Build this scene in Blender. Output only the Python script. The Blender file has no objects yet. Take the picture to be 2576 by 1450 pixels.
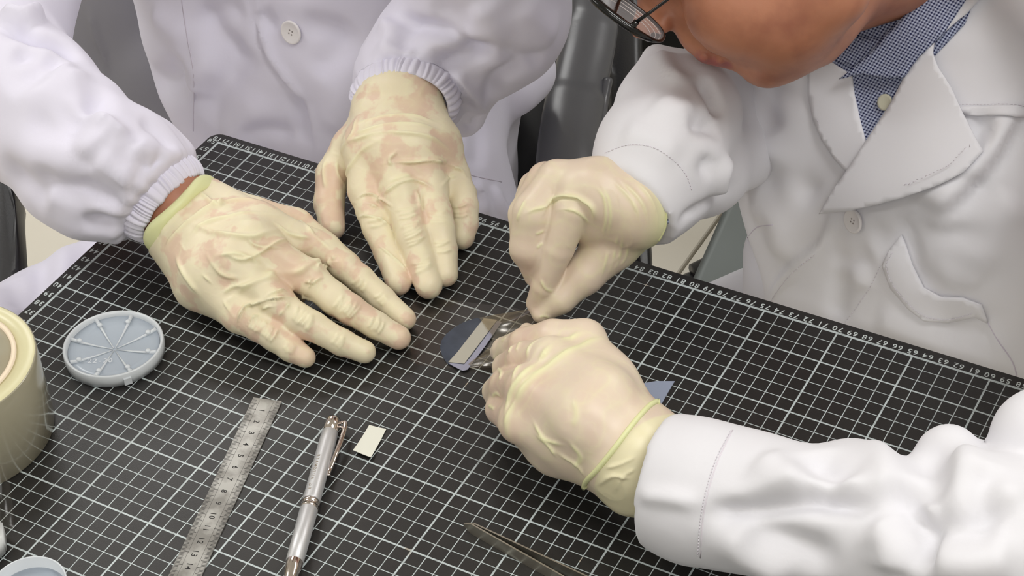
import bpy, bmesh, math, random
import numpy as np
from mathutils import Vector, Matrix
from mathutils.bvhtree import BVHTree
from mathutils.geometry import delaunay_2d_cdt
random.seed(7); rng = np.random.default_rng(7)
sc = bpy.context.scene
COL = sc.collection
TZ = 0.76                      # height of the mat's top above the floor (m); modelling below is in cm, origin on the mat

# ------------------------------------------------------------------ camera, world, lights, exposure
F_PX = 4983.78
RC = np.array([[0.87917079, 0.47471666, -0.04126514], [0.28114791, -0.5866978, -0.75943502], [-0.38472662, 0.65607148, -0.64927316]])
CC = np.array([77.53772116, -32.98845983, 85.01107617])
cam = bpy.data.cameras.new('camera'); camo = bpy.data.objects.new('camera', cam); COL.objects.link(camo)
cam.sensor_width = 36; cam.sensor_fit = 'HORIZONTAL'; cam.lens = F_PX / 2576 * 36; cam.clip_start = 0.02; cam.clip_end = 50
mw = Matrix.Identity(4)
for i in range(3):
    mw[i][0] = RC[0][i]; mw[i][1] = -RC[1][i]; mw[i][2] = -RC[2][i]
    mw[i][3] = CC[i] * .01 + (TZ if i == 2 else 0)
camo.matrix_world = mw
sc.camera = camo
sc.view_settings.view_transform = 'Standard'; sc.view_settings.look = 'None'
sc.view_settings.gamma = 1; sc.view_settings.use_curve_mapping = False
sc.view_settings.exposure = 0.0
sc.cycles.caustics_reflective = False; sc.cycles.caustics_refractive = False; sc.cycles.blur_glossy = 1.0
w = bpy.data.worlds.new('world'); sc.world = w; w.use_nodes = True
w.node_tree.nodes['Background'].inputs[0].default_value = (1, .993, .98, 1)
w.node_tree.nodes['Background'].inputs[1].default_value = 0.3
PANELS = [(x, y) for x in (-1.6, 1.4) for y in (-1.7, 0.3, 2.3)]  # unseen ceiling panels; the camera-side row is added as front fill for the coats
PANEL_POWER = 15.6
CEIL = 2.75
for k, (x, y) in enumerate(PANELS):
    l = bpy.data.lights.new('panel_light', 'AREA'); l.shape = 'RECTANGLE'; l.size = 1.15; l.size_y = .56
    l.energy = PANEL_POWER; l.color = (1.0, .993, .98)
    o = bpy.data.objects.new('panel_light', l); COL.objects.link(o); o.location = (x, y, CEIL - .035)

# ------------------------------------------------------------------ measuring helpers (cm, origin on the mat)
def ray(u, v): return np.array([(u - 1288) / F_PX, (v - 725) / F_PX, 1.]) @ RC
def at(u, v, d): return CC + ray(u, v) * d
def pz(u, v, z=0.0):
    r = ray(u, v); return CC + r * ((z - CC[2]) / r[2])
def dep(p): return float((np.asarray(p) - CC) @ RC[2])
def zc(*pts):                                 # chain from (u, v, height, radius in px)
    out = []
    for u, v, z, r in pts:
        p = pz(u, v, z); out.append((p, r * dep(p) / F_PX))
    return out
def dc(*pts):                                 # chain from (u, v, distance, radius in px)
    return [(at(u, v, d), r * d / F_PX) for u, v, d, r in pts]
def wc(*pts): return [(np.array(p[:3], float), p[3]) for p in pts]
def W(v):
    v = np.asarray(v, float) * .01
    v = v.copy(); v[..., 2] += TZ; return v

# ------------------------------------------------------------------ object helpers
def mesh_obj(name, verts, faces, mat, parent=None, smooth=True, world=False):
    me = bpy.data.meshes.new(name)
    V = np.asarray(verts, float) if world else W(verts)
    me.from_pydata(V.tolist() if len(V) < 4000 else [tuple(x) for x in V.tolist()], [], [tuple(int(i) for i in f) for f in faces] if not isinstance(faces, np.ndarray) else faces.tolist())
    me.update()
    if mat: me.materials.append(mat)
    if smooth: me.polygons.foreach_set('use_smooth', np.ones(len(me.polygons), bool))
    o = bpy.data.objects.new(name, me); COL.objects.link(o)
    if parent: o.parent = parent; o.matrix_parent_inverse = parent.matrix_world.inverted()
    return o
def tag(o, label=None, cat=None, group=None, kind=None):
    if label: o['label'] = label
    if cat: o['category'] = cat
    if group: o['group'] = group
    if kind: o['kind'] = kind
    return o
def thing(name, label, cat, loc=(0, 0, 0), group=None):
    o = bpy.data.objects.new(name, None); COL.objects.link(o); o.location = W(loc); o.empty_display_size = .05
    bpy.context.view_layer.update() if False else None
    o.matrix_world = Matrix.Translation(Vector(W(loc)))
    return tag(o, label, cat, group)
class MB:
    def __init__(s): s.v = []; s.f = []
    def add(s, v, f):
        n = len(s.v); s.v += [tuple(map(float, p)) for p in v]; s.f += [tuple(int(i) + n for i in q) for q in f]; return s
    def obj(s, name, mat, parent=None, smooth=False, world=False): return mesh_obj(name, s.v, s.f, mat, parent, smooth, world)
def box(c, s, rz=0.0):
    c = np.array(c, float); h = np.array(s, float) / 2
    v = np.array([(x, y, z) for x in (-1, 1) for y in (-1, 1) for z in (-1, 1)]) * h
    cz, sz = math.cos(rz), math.sin(rz); v = v @ np.array([[cz, sz, 0], [-sz, cz, 0], [0, 0, 1]]) + c
    return v, [(0, 1, 3, 2), (4, 6, 7, 5), (0, 4, 5, 1), (2, 3, 7, 6), (0, 2, 6, 4), (1, 5, 7, 3)]
def frame(d, up=(0, 0, 1)):
    d = np.array(d, float); d /= np.linalg.norm(d); up = np.array(up, float)
    x = np.cross(up, d)
    if np.linalg.norm(x) < 1e-4: x = np.cross((0, 1, 0), d)
    x /= np.linalg.norm(x); return x, np.cross(d, x), d
def lathe(prof, origin=(0, 0, 0), d=(0, 0, 1), n=48, closed=False):
    x, y, z = frame(d); o = np.array(origin, float); V = []
    for r, h in prof:
        for k in range(n):
            a = 2 * math.pi * k / n; V.append(o + (x * math.cos(a) + y * math.sin(a)) * r + z * h)
    Fc = []
    m = len(prof)
    for i in range(m - 1 + (1 if closed else 0)):
        j = (i + 1) % m
        for k in range(n):
            q = (k + 1) % n; Fc.append((i * n + k, i * n + q, j * n + q, j * n + k))
    if not closed:
        if prof[0][0] > 1e-6: Fc.append(tuple(range(n))[::-1])
        if prof[-1][0] > 1e-6: Fc.append(tuple((m - 1) * n + k for k in range(n)))
    return V, Fc
def tube(pts, r, n=10, cap=True, flat=1.0, up=(0, 0, 1)):
    pts = [np.array(p, float) for p in pts]; m = len(pts); rs = r if hasattr(r, '__len__') else [r] * m
    V = []; Fc = []
    for i, p in enumerate(pts):
        d = pts[min(i + 1, m - 1)] - pts[max(i - 1, 0)]; x, y, z = frame(d, up)
        for k in range(n):
            a = 2 * math.pi * k / n; V.append(p + (x * math.cos(a) + y * math.sin(a) * flat) * rs[i])
    for i in range(m - 1):
        for k in range(n):
            q = (k + 1) % n; Fc.append((i * n + k, i * n + q, (i + 1) * n + q, (i + 1) * n + k))
    if cap: Fc.append(tuple(range(n))[::-1]); Fc.append(tuple((m - 1) * n + k for k in range(n)))
    return V, Fc
def spline(pts, n=8):                         # Catmull-Rom through the points
    P = [np.array(p, float) for p in pts]; P = [2 * P[0] - P[1]] + P + [2 * P[-1] - P[-2]]; out = []
    for i in range(1, len(P) - 2):
        for k in range(n):
            t = k / n; a, b, c, d = P[i - 1:i + 3]
            out.append(.5 * ((2 * b) + (c - a) * t + (2 * a - 5 * b + 4 * c - d) * t * t + (-a + 3 * b - 3 * c + d) * t ** 3))
    out.append(P[-2]); return out
def prism(poly, z0, z1):                      # poly: list of (x, y) in cm
    n = len(poly); V = [(x, y, z0) for x, y in poly] + [(x, y, z1) for x, y in poly]
    return V, [tuple(range(n))[::-1], tuple(range(n, 2 * n))] + [(i, (i + 1) % n, n + (i + 1) % n, n + i) for i in range(n)]
def ccw(poly):
    a = sum(poly[i][0] * poly[(i + 1) % len(poly)][1] - poly[(i + 1) % len(poly)][0] * poly[i][1] for i in range(len(poly)))
    return poly if a > 0 else poly[::-1]

def slab(name, pts, th, mat, parent=None, bev=.3, label=None):
    P = [at(*p) for p in pts]; n = len(P); e = RC[2] * th
    bm = bmesh.new(); a = [bm.verts.new(W(p)) for p in P]; b_ = [bm.verts.new(W(p + e)) for p in P]
    bm.faces.new(a); bm.faces.new(b_[::-1]); [bm.faces.new((a[(i + 1) % n], a[i], b_[i], b_[(i + 1) % n])) for i in range(n)]
    bmesh.ops.recalc_face_normals(bm, faces=bm.faces)
    bmesh.ops.bevel(bm, geom=list(bm.edges), offset=bev * .01, segments=3, affect='EDGES', profile=.5)
    me = bpy.data.meshes.new(name); bm.to_mesh(me); bm.free(); me.materials.append(mat)
    me.polygons.foreach_set('use_smooth', np.ones(len(me.polygons), bool))
    o = bpy.data.objects.new(name, me); COL.objects.link(o)
    if parent: o.parent = parent; o.matrix_parent_inverse = parent.matrix_world.inverted()
    return o

# ------------------------------------------------------------------ sculpting: smooth unions of tapered limbs, meshed with surface nets
def chain_prims(ch): return [(ch[i][0], ch[i + 1][0], ch[i][1], ch[i + 1][1]) for i in range(len(ch) - 1)] if len(ch) > 1 else [(ch[0][0], ch[0][0], ch[0][1], ch[0][1])]
def sculpt(groups, vox, clip=None, kout=.6):
    """groups: list of (k_inner, k_join, [chains]); clip: (point, normal) list, keeps the side against the normal"""
    pr = [p for g in groups for c in g[2] for p in chain_prims(c)]
    lo = np.min([np.minimum(p[0] - p[2], p[1] - p[3]) for p in pr], 0) - 3 * vox
    hi = np.max([np.maximum(p[0] + p[2], p[1] + p[3]) for p in pr], 0) + 3 * vox
    N = np.ceil((hi - lo) / vox).astype(int) + 1
    ax = [(lo[i] + np.arange(N[i]) * vox).astype(np.float32) for i in range(3)]
    FAR = np.float32(1e3)
    G = np.full(N, FAR, np.float32)
    for ki, kj, chains in groups:
        g = np.full(N, FAR, np.float32) if len(groups) > 1 else G
        for c in chains:
            for a, b, ra, rb in chain_prims(c):
                m = max(ki, kj) + 2.5 * vox
                l = np.minimum(a - ra, b - rb) - m; h = np.maximum(a + ra, b + rb) + m
                i0 = np.clip(((l - lo) / vox).astype(int), 0, N); i1 = np.clip(((h - lo) / vox).astype(int) + 2, 0, N)
                sl = tuple(slice(i0[i], i1[i]) for i in range(3))
                X = ax[0][sl[0]][:, None, None] - np.float32(a[0]); Y = ax[1][sl[1]][None, :, None] - np.float32(a[1]); Z = ax[2][sl[2]][None, None, :] - np.float32(a[2])
                d = (b - a).astype(np.float32); dd = float(d @ d)
                if dd > 1e-9:
                    t = np.clip((X * d[0] + Y * d[1] + Z * d[2]) / dd, 0, 1)
                    D = np.sqrt((X - t * d[0]) ** 2 + (Y - t * d[1]) ** 2 + (Z - t * d[2]) ** 2) - (ra + (rb - ra) * t)
                else:
                    D = np.sqrt(X ** 2 + Y ** 2 + Z ** 2) - ra
                D = D.astype(np.float32); old = g[sl]
                hh = np.maximum(ki - np.abs(old - D), 0) / max(ki, 1e-6)
                g[sl] = np.minimum(old, D) - hh * hh * ki * .25
        if g is not G:
            hh = np.maximum(kj - np.abs(G - g), 0) / max(kj, 1e-6)
            G = np.minimum(G, g) - hh * hh * kj * .25
    if clip:
        for p, n in clip:
            n = np.array(n, float); n /= np.linalg.norm(n); p = np.array(p, float)
            D = (ax[0][:, None, None] - p[0]) * n[0] + (ax[1][None, :, None] - p[1]) * n[1] + (ax[2][None, None, :] - p[2]) * n[2]
            G = np.maximum(G, D.astype(np.float32))
    G[0] = G[-1] = FAR; G[:, 0] = G[:, -1] = FAR; G[:, :, 0] = G[:, :, -1] = FAR
    G = np.clip(G, -vox * 3, vox * 3)
    return surface_nets(G, lo, vox)
def surface_nets(G, lo, vox):
    ins = G < 0
    c = np.zeros(np.array(G.shape) - 1, np.uint8)
    for dx in (0, 1):
        for dy in (0, 1):
            for dz in (0, 1):
                c += ins[dx:dx + c.shape[0], dy:dy + c.shape[1], dz:dz + c.shape[2]]
    act = (c > 0) & (c < 8); idx = -np.ones(c.shape, np.int64); I = np.argwhere(act); idx[act] = np.arange(len(I))
    acc = np.zeros((len(I), 3)); cnt = np.zeros(len(I))
    cr = [(x, y, z) for x in (0, 1) for y in (0, 1) for z in (0, 1)]
    for a in cr:
        for q in range(3):
            if a[q]: continue
            b = list(a); b[q] = 1
            ga = G[I[:, 0] + a[0], I[:, 1] + a[1], I[:, 2] + a[2]]; gb = G[I[:, 0] + b[0], I[:, 1] + b[1], I[:, 2] + b[2]]
            m = (ga < 0) != (gb < 0); t = np.where(m, ga / np.where(m, ga - gb, 1), 0)
            p = np.tile(np.array(a, float), (len(I), 1)); p[:, q] += t
            acc += p * m[:, None]; cnt += m
    V = lo + (I + acc / cnt[:, None]) * vox
    Fs = []
    for q in range(3):
        u, w_ = [(1, 2), (2, 0), (0, 1)][q]
        s0 = [slice(1, -1)] * 3; s1 = [slice(1, -1)] * 3; s0[q] = slice(0, -1); s1[q] = slice(1, None)
        A = ins[tuple(s0)]; B = ins[tuple(s1)]
        for flip, M in ((False, A & ~B), (True, ~A & B)):
            e = np.argwhere(M)
            if not len(e): continue
            off = np.ones(3, int); off[q] = 0; e = e + off
            def id_(du, dw):
                f = e.copy(); f[:, u] -= du; f[:, w_] -= dw; return idx[f[:, 0], f[:, 1], f[:, 2]]
            quad = np.stack([id_(1, 1), id_(0, 1), id_(0, 0), id_(1, 0)], 1)
            Fs.append(quad[:, ::-1] if flip else quad)
    Fc = np.concatenate(Fs); Fc = Fc[(Fc >= 0).all(1)]
    return V, Fc
def normals(V, Fc):
    n = np.cross(V[Fc[:, 2]] - V[Fc[:, 0]], V[Fc[:, 3]] - V[Fc[:, 1]]); N = np.zeros_like(V)
    for k in range(4): np.add.at(N, Fc[:, k], n)
    return N / (np.linalg.norm(N, axis=1)[:, None] + 1e-12)
def relax(V, Fc, it=2, lam=.5):
    e = np.concatenate([Fc[:, [0, 1]], Fc[:, [1, 2]], Fc[:, [2, 3]], Fc[:, [3, 0]]]); e = np.concatenate([e, e[:, ::-1]])
    deg = np.bincount(e[:, 0], minlength=len(V)).astype(float)
    for _ in range(it):
        S = np.stack([np.bincount(e[:, 0], V[e[:, 1], k], minlength=len(V)) for k in range(3)], 1)
        V = V + lam * (S / deg[:, None] - V)
    return V
def vnoise(P, s, seed=0):                      # smooth value noise, -1..1
    r = np.random.default_rng(seed); T = r.random((32, 32, 32)) * 2 - 1
    q = P / s + 500.37 + seed * 1.7; i = np.floor(q).astype(int); f = q - i; f = f * f * (3 - 2 * f); out = 0
    for dx in (0, 1):
        for dy in (0, 1):
            for dz in (0, 1):
                wgt = (f[:, 0] if dx else 1 - f[:, 0]) * (f[:, 1] if dy else 1 - f[:, 1]) * (f[:, 2] if dz else 1 - f[:, 2])
                out = out + wgt * T[(i[:, 0] + dx) % 32, (i[:, 1] + dy) % 32, (i[:, 2] + dz) % 32]
    return out
class Surf:
    """a sculpted surface that folds, seams, pockets and buttons can be laid on"""
    def __init__(s, V, Fc): s.V = V; s.F = Fc; s.N = normals(V, Fc); s.bvh(); s.tint = np.zeros(len(V)); s.T0 = s.T; s.N0 = s.N
    def bvh(s): s.T = BVHTree.FromPolygons(s.V.tolist(), s.F.tolist())
    def hit(s, u, v, T=None):
        T = T or s.T; d = ray(u, v); r = T.ray_cast(Vector(CC), Vector(d).normalized())
        if r[0] is None:
            best = None
            for dd in range(60, 220, 4):
                p = at(u, v, dd); q = T.find_nearest(Vector(p))
                if q[0] is not None and (best is None or q[3] < best[3]): best = q
            r = best
        Nn = s.N0 if T is s.T0 and s.T is not s.T0 else s.N; n = Nn[s.F[r[2]]].mean(0); n = n / (np.linalg.norm(n) + 1e-9)
        if n @ d > 0: n = -n
        return np.array(r[0]), n
    def fold(s, pts, wd, am, asym=0.0, taper=True, tint=0.0):
        P = [np.array(s.hit(*p)[0]) for p in pts]; P = np.array(spline(P, 5)) if len(P) > 2 else np.array(P)
        V = s.V; lo = P.min(0) - 3.2 * wd; hi = P.max(0) + 3.2 * wd
        sel = np.where(((V > lo) & (V < hi)).all(1))[0]
        if not len(sel): return
        v = V[sel]; bd = np.full(len(sel), 1e9); bt = np.zeros(len(sel)); bs = np.zeros(len(sel)); tot = len(P) - 1
        for i in range(tot):
            a, b = P[i], P[i + 1]; d = b - a; L = d @ d
            if L < 1e-10: continue
            t = np.clip(((v - a) @ d) / L, 0, 1); q = v - a - t[:, None] * d; dd = np.linalg.norm(q, axis=1)
            side = np.einsum('ij,ij->i', np.cross(d[None], s.N[sel]), q); m = dd < bd
            bd = np.where(m, dd, bd); bt = np.where(m, (i + t) / tot, bt); bs = np.where(m, np.sign(side), bs)
        env = np.clip(np.minimum(bt, 1 - bt) * 4, 0, 1) if taper else np.ones(len(sel)); env = env * env * (3 - 2 * env) if taper else env
        if taper: env = .12 + .88 * env
        x = bd * bs; wL = wd * (1 - .75 * abs(asym)) if asym > 0 else wd; wR = wd * (1 - .75 * abs(asym)) if asym < 0 else wd
        ww = np.where(x > 0, wL, wR); h = np.exp(-(bd / ww) ** 2)
        if asym:
            sgn = 1 if asym > 0 else -1; xx = x * sgn; c = wd * .55
            h = h - .55 * abs(asym) * np.exp(-((xx - c) / (wd * .28)) ** 2) * (xx > 0)
        if taper:                                            # no bulge beyond the ends
            h = h * 1.0
        s.D[sel] += am * h * env
        if tint: s.tint[sel] = np.maximum(s.tint[sel], tint * np.exp(-(bd / (wd * 1.2)) ** 2) * env)
    def begin(s): s.D = np.zeros(len(s.V)); return s
    def end(s, smooth=0):
        s.V = s.V + s.N * s.D[:, None]
        if smooth: s.V = relax(s.V, s.F, smooth)
        s.N = normals(s.V, s.F); s.bvh(); return s
    def obj(s, name, mat, parent=None, tint=True):
        o = mesh_obj(name, s.V, s.F, mat, parent)
        if tint:
            at_ = o.data.attributes.new('tint', 'FLOAT', 'POINT'); at_.data.foreach_set('value', s.tint.astype(np.float32))
        return o
    def patch(s, poly, name, mat, parent, off=.1, th=.12, step=14, lift=None, base=False):
        """a piece of cloth cut to the outline `poly` and laid on the surface"""
        P = [np.array(p, float) for p in poly]; B = []
        for i in range(len(P)):
            a, b = P[i], P[(i + 1) % len(P)]; n = max(1, int(np.linalg.norm(b - a) / step))
            B += [a + (b - a) * k / n for k in range(n)]
        B = np.array(B); lo = B.min(0); hi = B.max(0); I = []
        def inside(q):
            c = False; n = len(B)
            for i in range(n):
                a, b = B[i], B[i - 1]
                if (a[1] > q[1]) != (b[1] > q[1]) and q[0] < (b[0] - a[0]) * (q[1] - a[1]) / (b[1] - a[1]) + a[0]: c = not c
            return c
        for x in np.arange(lo[0] + step * .5, hi[0], step):
            for y in np.arange(lo[1] + step * .5, hi[1], step):
                q = np.array((x, y))
                if np.min(np.linalg.norm(B - q, axis=1)) > step * .5 and inside(q): I.append(q)
        pts = [Vector(p) for p in list(B) + I]; nb = len(B)
        r = delaunay_2d_cdt(pts, [(i, (i + 1) % nb) for i in range(nb)], [], 1, 1e-4)
        vv, ff = r[0], [f for f in r[2]]; top = []; bot = []
        for q in vv:
            p, n = s.hit(q[0], q[1], s.T0 if base else None); e = off + (lift(q[0], q[1]) if lift else 0)
            top.append(p + n * (e + th)); bot.append(p + n * (e - .05))
        n = len(vv); from collections import Counter
        ec = Counter(); 
        for f in ff:
            for i in range(len(f)): ec[tuple(sorted((f[i], f[(i + 1) % len(f)])))] += 1
        Fc = [tuple(f) for f in ff] + [tuple(i + n for i in f)[::-1] for f in ff]
        for f in ff:
            for i in range(len(f)):
                a, b = f[i], f[(i + 1) % len(f)]
                if ec[tuple(sorted((a, b)))] == 1: Fc.append((b, a, a + n, b + n))
        return mesh_obj(name, top + bot, Fc, mat, parent)
    def line(s, pts, r=.05, off=.0, n=6, samples=6):
        """a cord or seam following the surface, as (verts, faces)"""
        q = spline([np.array(p, float) for p in pts], samples); P = []
        for p in q:
            h, nn = s.hit(p[0], p[1]); P.append(h + nn * off)
        return tube(P, r, n)
    def stitches(s, pts, mb, step=9, ln=.62, r=.035, off=.02):
        q = spline([np.array(p, float) for p in pts], 10); L = [0]
        for i in range(1, len(q)): L.append(L[-1] + np.linalg.norm(q[i] - q[i - 1]))
        t = 0
        Q = np.array(q)
        while t < L[-1]:
            a = np.array([np.interp(t, L, Q[:, 0]), np.interp(t, L, Q[:, 1])]); t2 = t + step * ln
            b = np.array([np.interp(t2, L, Q[:, 0]), np.interp(t2, L, Q[:, 1])])
            pa, na = s.hit(*a); pb, nb_ = s.hit(*b)
            if np.linalg.norm(pa - pb) < 1.0 and np.linalg.norm(pa - pb) > .01: mb.add(*tube([pa + na * off, pb + nb_ * off], r, 4))
            t += step

# ------------------------------------------------------------------ materials
def srgb(r, g, b):
    return tuple(((c / 255) / 12.92 if c / 255 <= .04045 else ((c / 255 + .055) / 1.055) ** 2.4) for c in (r, g, b)) + (1,)
def new_mat(name, col, rough=.5, **kw):
    m = bpy.data.materials.new(name); m.use_nodes = True; b = m.node_tree.nodes['Principled BSDF']
    b.inputs['Base Color'].default_value = col; b.inputs['Roughness'].default_value = rough
    for k, v in kw.items(): b.inputs[k].default_value = v
    return m
def nd(m, t, **kw):
    n = m.node_tree.nodes.new(t)
    for k, v in kw.items(): setattr(n, k, v)
    return n
def lk(m, a, b): m.node_tree.links.new(a, b)
def bump(m, scale, strength, dist=.001, detail=2, stretch=None, kind='ShaderNodeTexNoise'):
    b = m.node_tree.nodes['Principled BSDF']; tc = nd(m, 'ShaderNodeTexCoord'); mp = nd(m, 'ShaderNodeMapping')
    if stretch: mp.inputs['Scale'].default_value = stretch
    n = nd(m, kind); n.inputs['Scale'].default_value = scale
    if 'Detail' in n.inputs: n.inputs['Detail'].default_value = detail
    bp = nd(m, 'ShaderNodeBump'); bp.inputs['Strength'].default_value = strength; bp.inputs['Distance'].default_value = dist
    lk(m, tc.outputs['Object'], mp.inputs[0]); lk(m, mp.outputs[0], n.inputs['Vector']); lk(m, n.outputs[0], bp.inputs['Height']); lk(m, bp.outputs[0], b.inputs['Normal'])
    return n
def noise_mix(m, c1, c2, scale, lo=.4, hi=.6, detail=3, fac_attr=None, c3=None):
    b = m.node_tree.nodes['Principled BSDF']; tc = nd(m, 'ShaderNodeTexCoord'); n = nd(m, 'ShaderNodeTexNoise'); n.inputs['Scale'].default_value = scale; n.inputs['Detail'].default_value = detail
    r = nd(m, 'ShaderNodeMapRange'); r.inputs[1].default_value = lo; r.inputs[2].default_value = hi
    mx = nd(m, 'ShaderNodeMix', data_type='RGBA'); mx.inputs[6].default_value = c1; mx.inputs[7].default_value = c2
    lk(m, tc.outputs['Object'], n.inputs['Vector']); lk(m, n.outputs[0], r.inputs[0]); lk(m, r.outputs[0], mx.inputs[0]); out = mx.outputs[2]
    if fac_attr:
        a = nd(m, 'ShaderNodeAttribute', attribute_name=fac_attr); m2 = nd(m, 'ShaderNodeMix', data_type='RGBA'); m2.inputs[7].default_value = c3
        lk(m, a.outputs['Fac'], m2.inputs[0]); lk(m, out, m2.inputs[6]); out = m2.outputs[2]
    lk(m, out, b.inputs['Base Color']); return n
M = {}
def coat_mat(name, c):
    m = new_mat(name, c, .72); b = m.node_tree.nodes['Principled BSDF']
    b.inputs['Sheen Weight'].default_value = .15; b.inputs['Specular IOR Level'].default_value = .3
    bump(m, 260, .12, .0006, 3); return m
M['coat_a'] = coat_mat('lavender white coat cloth', srgb(224, 221, 236))
M['coat_b'] = coat_mat('white coat cloth', srgb(226, 225, 230))
M['thread'] = new_mat('white sewing thread', srgb(222, 216, 224), .8)
M['seam'] = new_mat('seam cord', srgb(205, 198, 212), .8)
g = new_mat('cream latex glove', srgb(226, 212, 176), .42); g.node_tree.nodes['Principled BSDF'].inputs['Specular IOR Level'].default_value = .35
noise_mix(g, srgb(231, 219, 190), srgb(223, 196, 173), 40, .51, .56, 4, 'tint', srgb(236, 232, 192)); M['glove'] = g
g.node_tree.nodes['Principled BSDF'].inputs['Subsurface Weight'].default_value = .12
g.node_tree.nodes['Principled BSDF'].inputs['Subsurface Radius'].default_value = (1, .7, .4); g.node_tree.nodes['Principled BSDF'].inputs['Subsurface Scale'].default_value = .004
g = new_mat('tight latex glove', srgb(222, 202, 172), .4)
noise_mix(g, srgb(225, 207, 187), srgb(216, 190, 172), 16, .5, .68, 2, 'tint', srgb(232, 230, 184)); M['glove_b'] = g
g.node_tree.nodes['Principled BSDF'].inputs['Subsurface Weight'].default_value = .12
g.node_tree.nodes['Principled BSDF'].inputs['Subsurface Radius'].default_value = (1, .7, .4); g.node_tree.nodes['Principled BSDF'].inputs['Subsurface Scale'].default_value = .004
M['rim'] = new_mat('glove rolled rim', srgb(224, 226, 172), .45)
sk = new_mat('skin', srgb(196, 138, 110), .45); noise_mix(sk, srgb(176, 118, 90), srgb(152, 95, 73), 45, .45, .75, 4, 'tint', srgb(150, 82, 76))
sk.node_tree.nodes['Principled BSDF'].inputs['Subsurface Weight'].default_value = .15; sk.node_tree.nodes['Principled BSDF'].inputs['Subsurface Scale'].default_value = .006
bump(sk, 420, .18, .0004, 3); M['skin'] = sk
M['button'] = new_mat('white plastic button', srgb(232, 228, 228), .28)
M['hole'] = new_mat('button hole shade', srgb(150, 142, 140), .8)
M['hair'] = new_mat('black hair', srgb(24, 20, 19), .4)
M['black_plastic'] = new_mat('black plastic', srgb(26, 25, 28), .35); bump(M['black_plastic'], 500, .2, .0004)
M['grey_gloss'] = new_mat('dark grey glossy plastic', srgb(84, 84, 88), .3); bump(M['grey_gloss'], 600, .12, .0004)
M['grey_green'] = new_mat('grey green plastic', srgb(128, 135, 133), .5)
M['steel'] = new_mat('brushed steel', srgb(176, 170, 158), .4, Metallic=.9)
M['chrome'] = new_mat('chrome', srgb(215, 205, 200), .12, Metallic=1.0)
M['silver'] = new_mat('satin silver', srgb(206, 206, 208), .42, Metallic=.6)
M['ink'] = new_mat('black ink', srgb(35, 33, 33), .6)
M['white_print'] = new_mat('printed light grey ink', srgb(200, 208, 208), .6)
M['paper'] = new_mat('off white paper', srgb(228, 228, 216), .6)
M['frame_black'] = new_mat('black glossy acetate', srgb(12, 12, 14), .12)
def glass(name, col, rough=.05, alpha=.15, ior=1.45):
    m = bpy.data.materials.new(name); m.use_nodes = True; nt = m.node_tree; nt.nodes.clear()
    o = nd(m, 'ShaderNodeOutputMaterial'); mx = nd(m, 'ShaderNodeMixShader'); t = nd(m, 'ShaderNodeBsdfTransparent'); p = nd(m, 'ShaderNodeBsdfPrincipled')
    p.inputs['Base Color'].default_value = col; p.inputs['Roughness'].default_value = rough; mx.inputs[0].default_value = alpha
    lk(m, t.outputs[0], mx.inputs[1]); lk(m, p.outputs[0], mx.inputs[2]); lk(m, mx.outputs[0], o.inputs[0]); return m
def film(name, tint_, rough, ior):
    m = bpy.data.materials.new(name); m.use_nodes = True; nt = m.node_tree; nt.nodes.clear()
    o = nd(m, 'ShaderNodeOutputMaterial'); mx = nd(m, 'ShaderNodeMixShader'); t = nd(m, 'ShaderNodeBsdfTransparent'); g_ = nd(m, 'ShaderNodeBsdfGlossy'); f = nd(m, 'ShaderNodeLayerWeight'); f.inputs[0].default_value = .25; mr = nd(m, 'ShaderNodeMapRange'); mr.inputs[3].default_value = ior[0]; mr.inputs[4].default_value = ior[1]
    t.inputs[0].default_value = tint_; g_.inputs['Roughness'].default_value = rough; lk(m, f.outputs['Facing'], mr.inputs[0])
    lk(m, mr.outputs[0], mx.inputs[0]); lk(m, t.outputs[0], mx.inputs[1]); lk(m, g_.outputs[0], mx.inputs[2]); lk(m, mx.outputs[0], o.inputs[0]); return m
M['film'] = film('clear film', (.95, .94, .93, 1), .2, (.015, .14))
M['film_b'] = film('brownish stretched film', (.88, .84, .77, 1), .22, (.05, .3))
M['lens'] = glass('spectacle lens', srgb(235, 235, 240), .03, .16)
M['frost'] = glass('frosted polypropylene', srgb(206, 216, 228), .2, .6)
M['frost_edge'] = glass('frosted rim', srgb(228, 233, 238), .22, .82)

# ------------------------------------------------------------------ the room
def structure(name, mb, mat, world=True): return tag(mb.obj(name, mat, world=world), kind='structure')
M['wall'] = new_mat('painted wall', srgb(214, 212, 206), .85); bump(M['wall'], 90, .1, .001)
M['ceiling'] = new_mat('white ceiling', srgb(232, 231, 227), .9)
tl = new_mat('cream floor tile', srgb(226, 220, 208), .28); noise_mix(tl, srgb(229, 224, 212), srgb(220, 213, 199), 3, .35, .65, 4); M['tile'] = tl
M['grout'] = new_mat('grout', srgb(176, 168, 154), .9)
X0, X1, Y0, Y1 = -3.6, 3.0, -3.0, 4.2
fl = structure('floor', MB().add(*box(((X0 + X1) / 2, (Y0 + Y1) / 2, -.03), (X1 - X0, Y1 - Y0, .05))), M['grout'])
structure('ceiling', MB().add(*box(((X0 + X1) / 2, (Y0 + Y1) / 2, CEIL + .05), (X1 - X0, Y1 - Y0, .1))), M['ceiling'])
structure('wall_left', MB().add(*box((X0 - .05, (Y0 + Y1) / 2, CEIL / 2), (.1, Y1 - Y0, CEIL))), M['wall'])
structure('wall_right', MB().add(*box((X1 + .05, (Y0 + Y1) / 2, CEIL / 2), (.1, Y1 - Y0, CEIL))), M['wall'])
structure('wall_back', MB().add(*box(((X0 + X1) / 2, Y1 + .05, CEIL / 2), (X1 - X0 + .2, .1, CEIL))), M['wall'])
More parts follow.
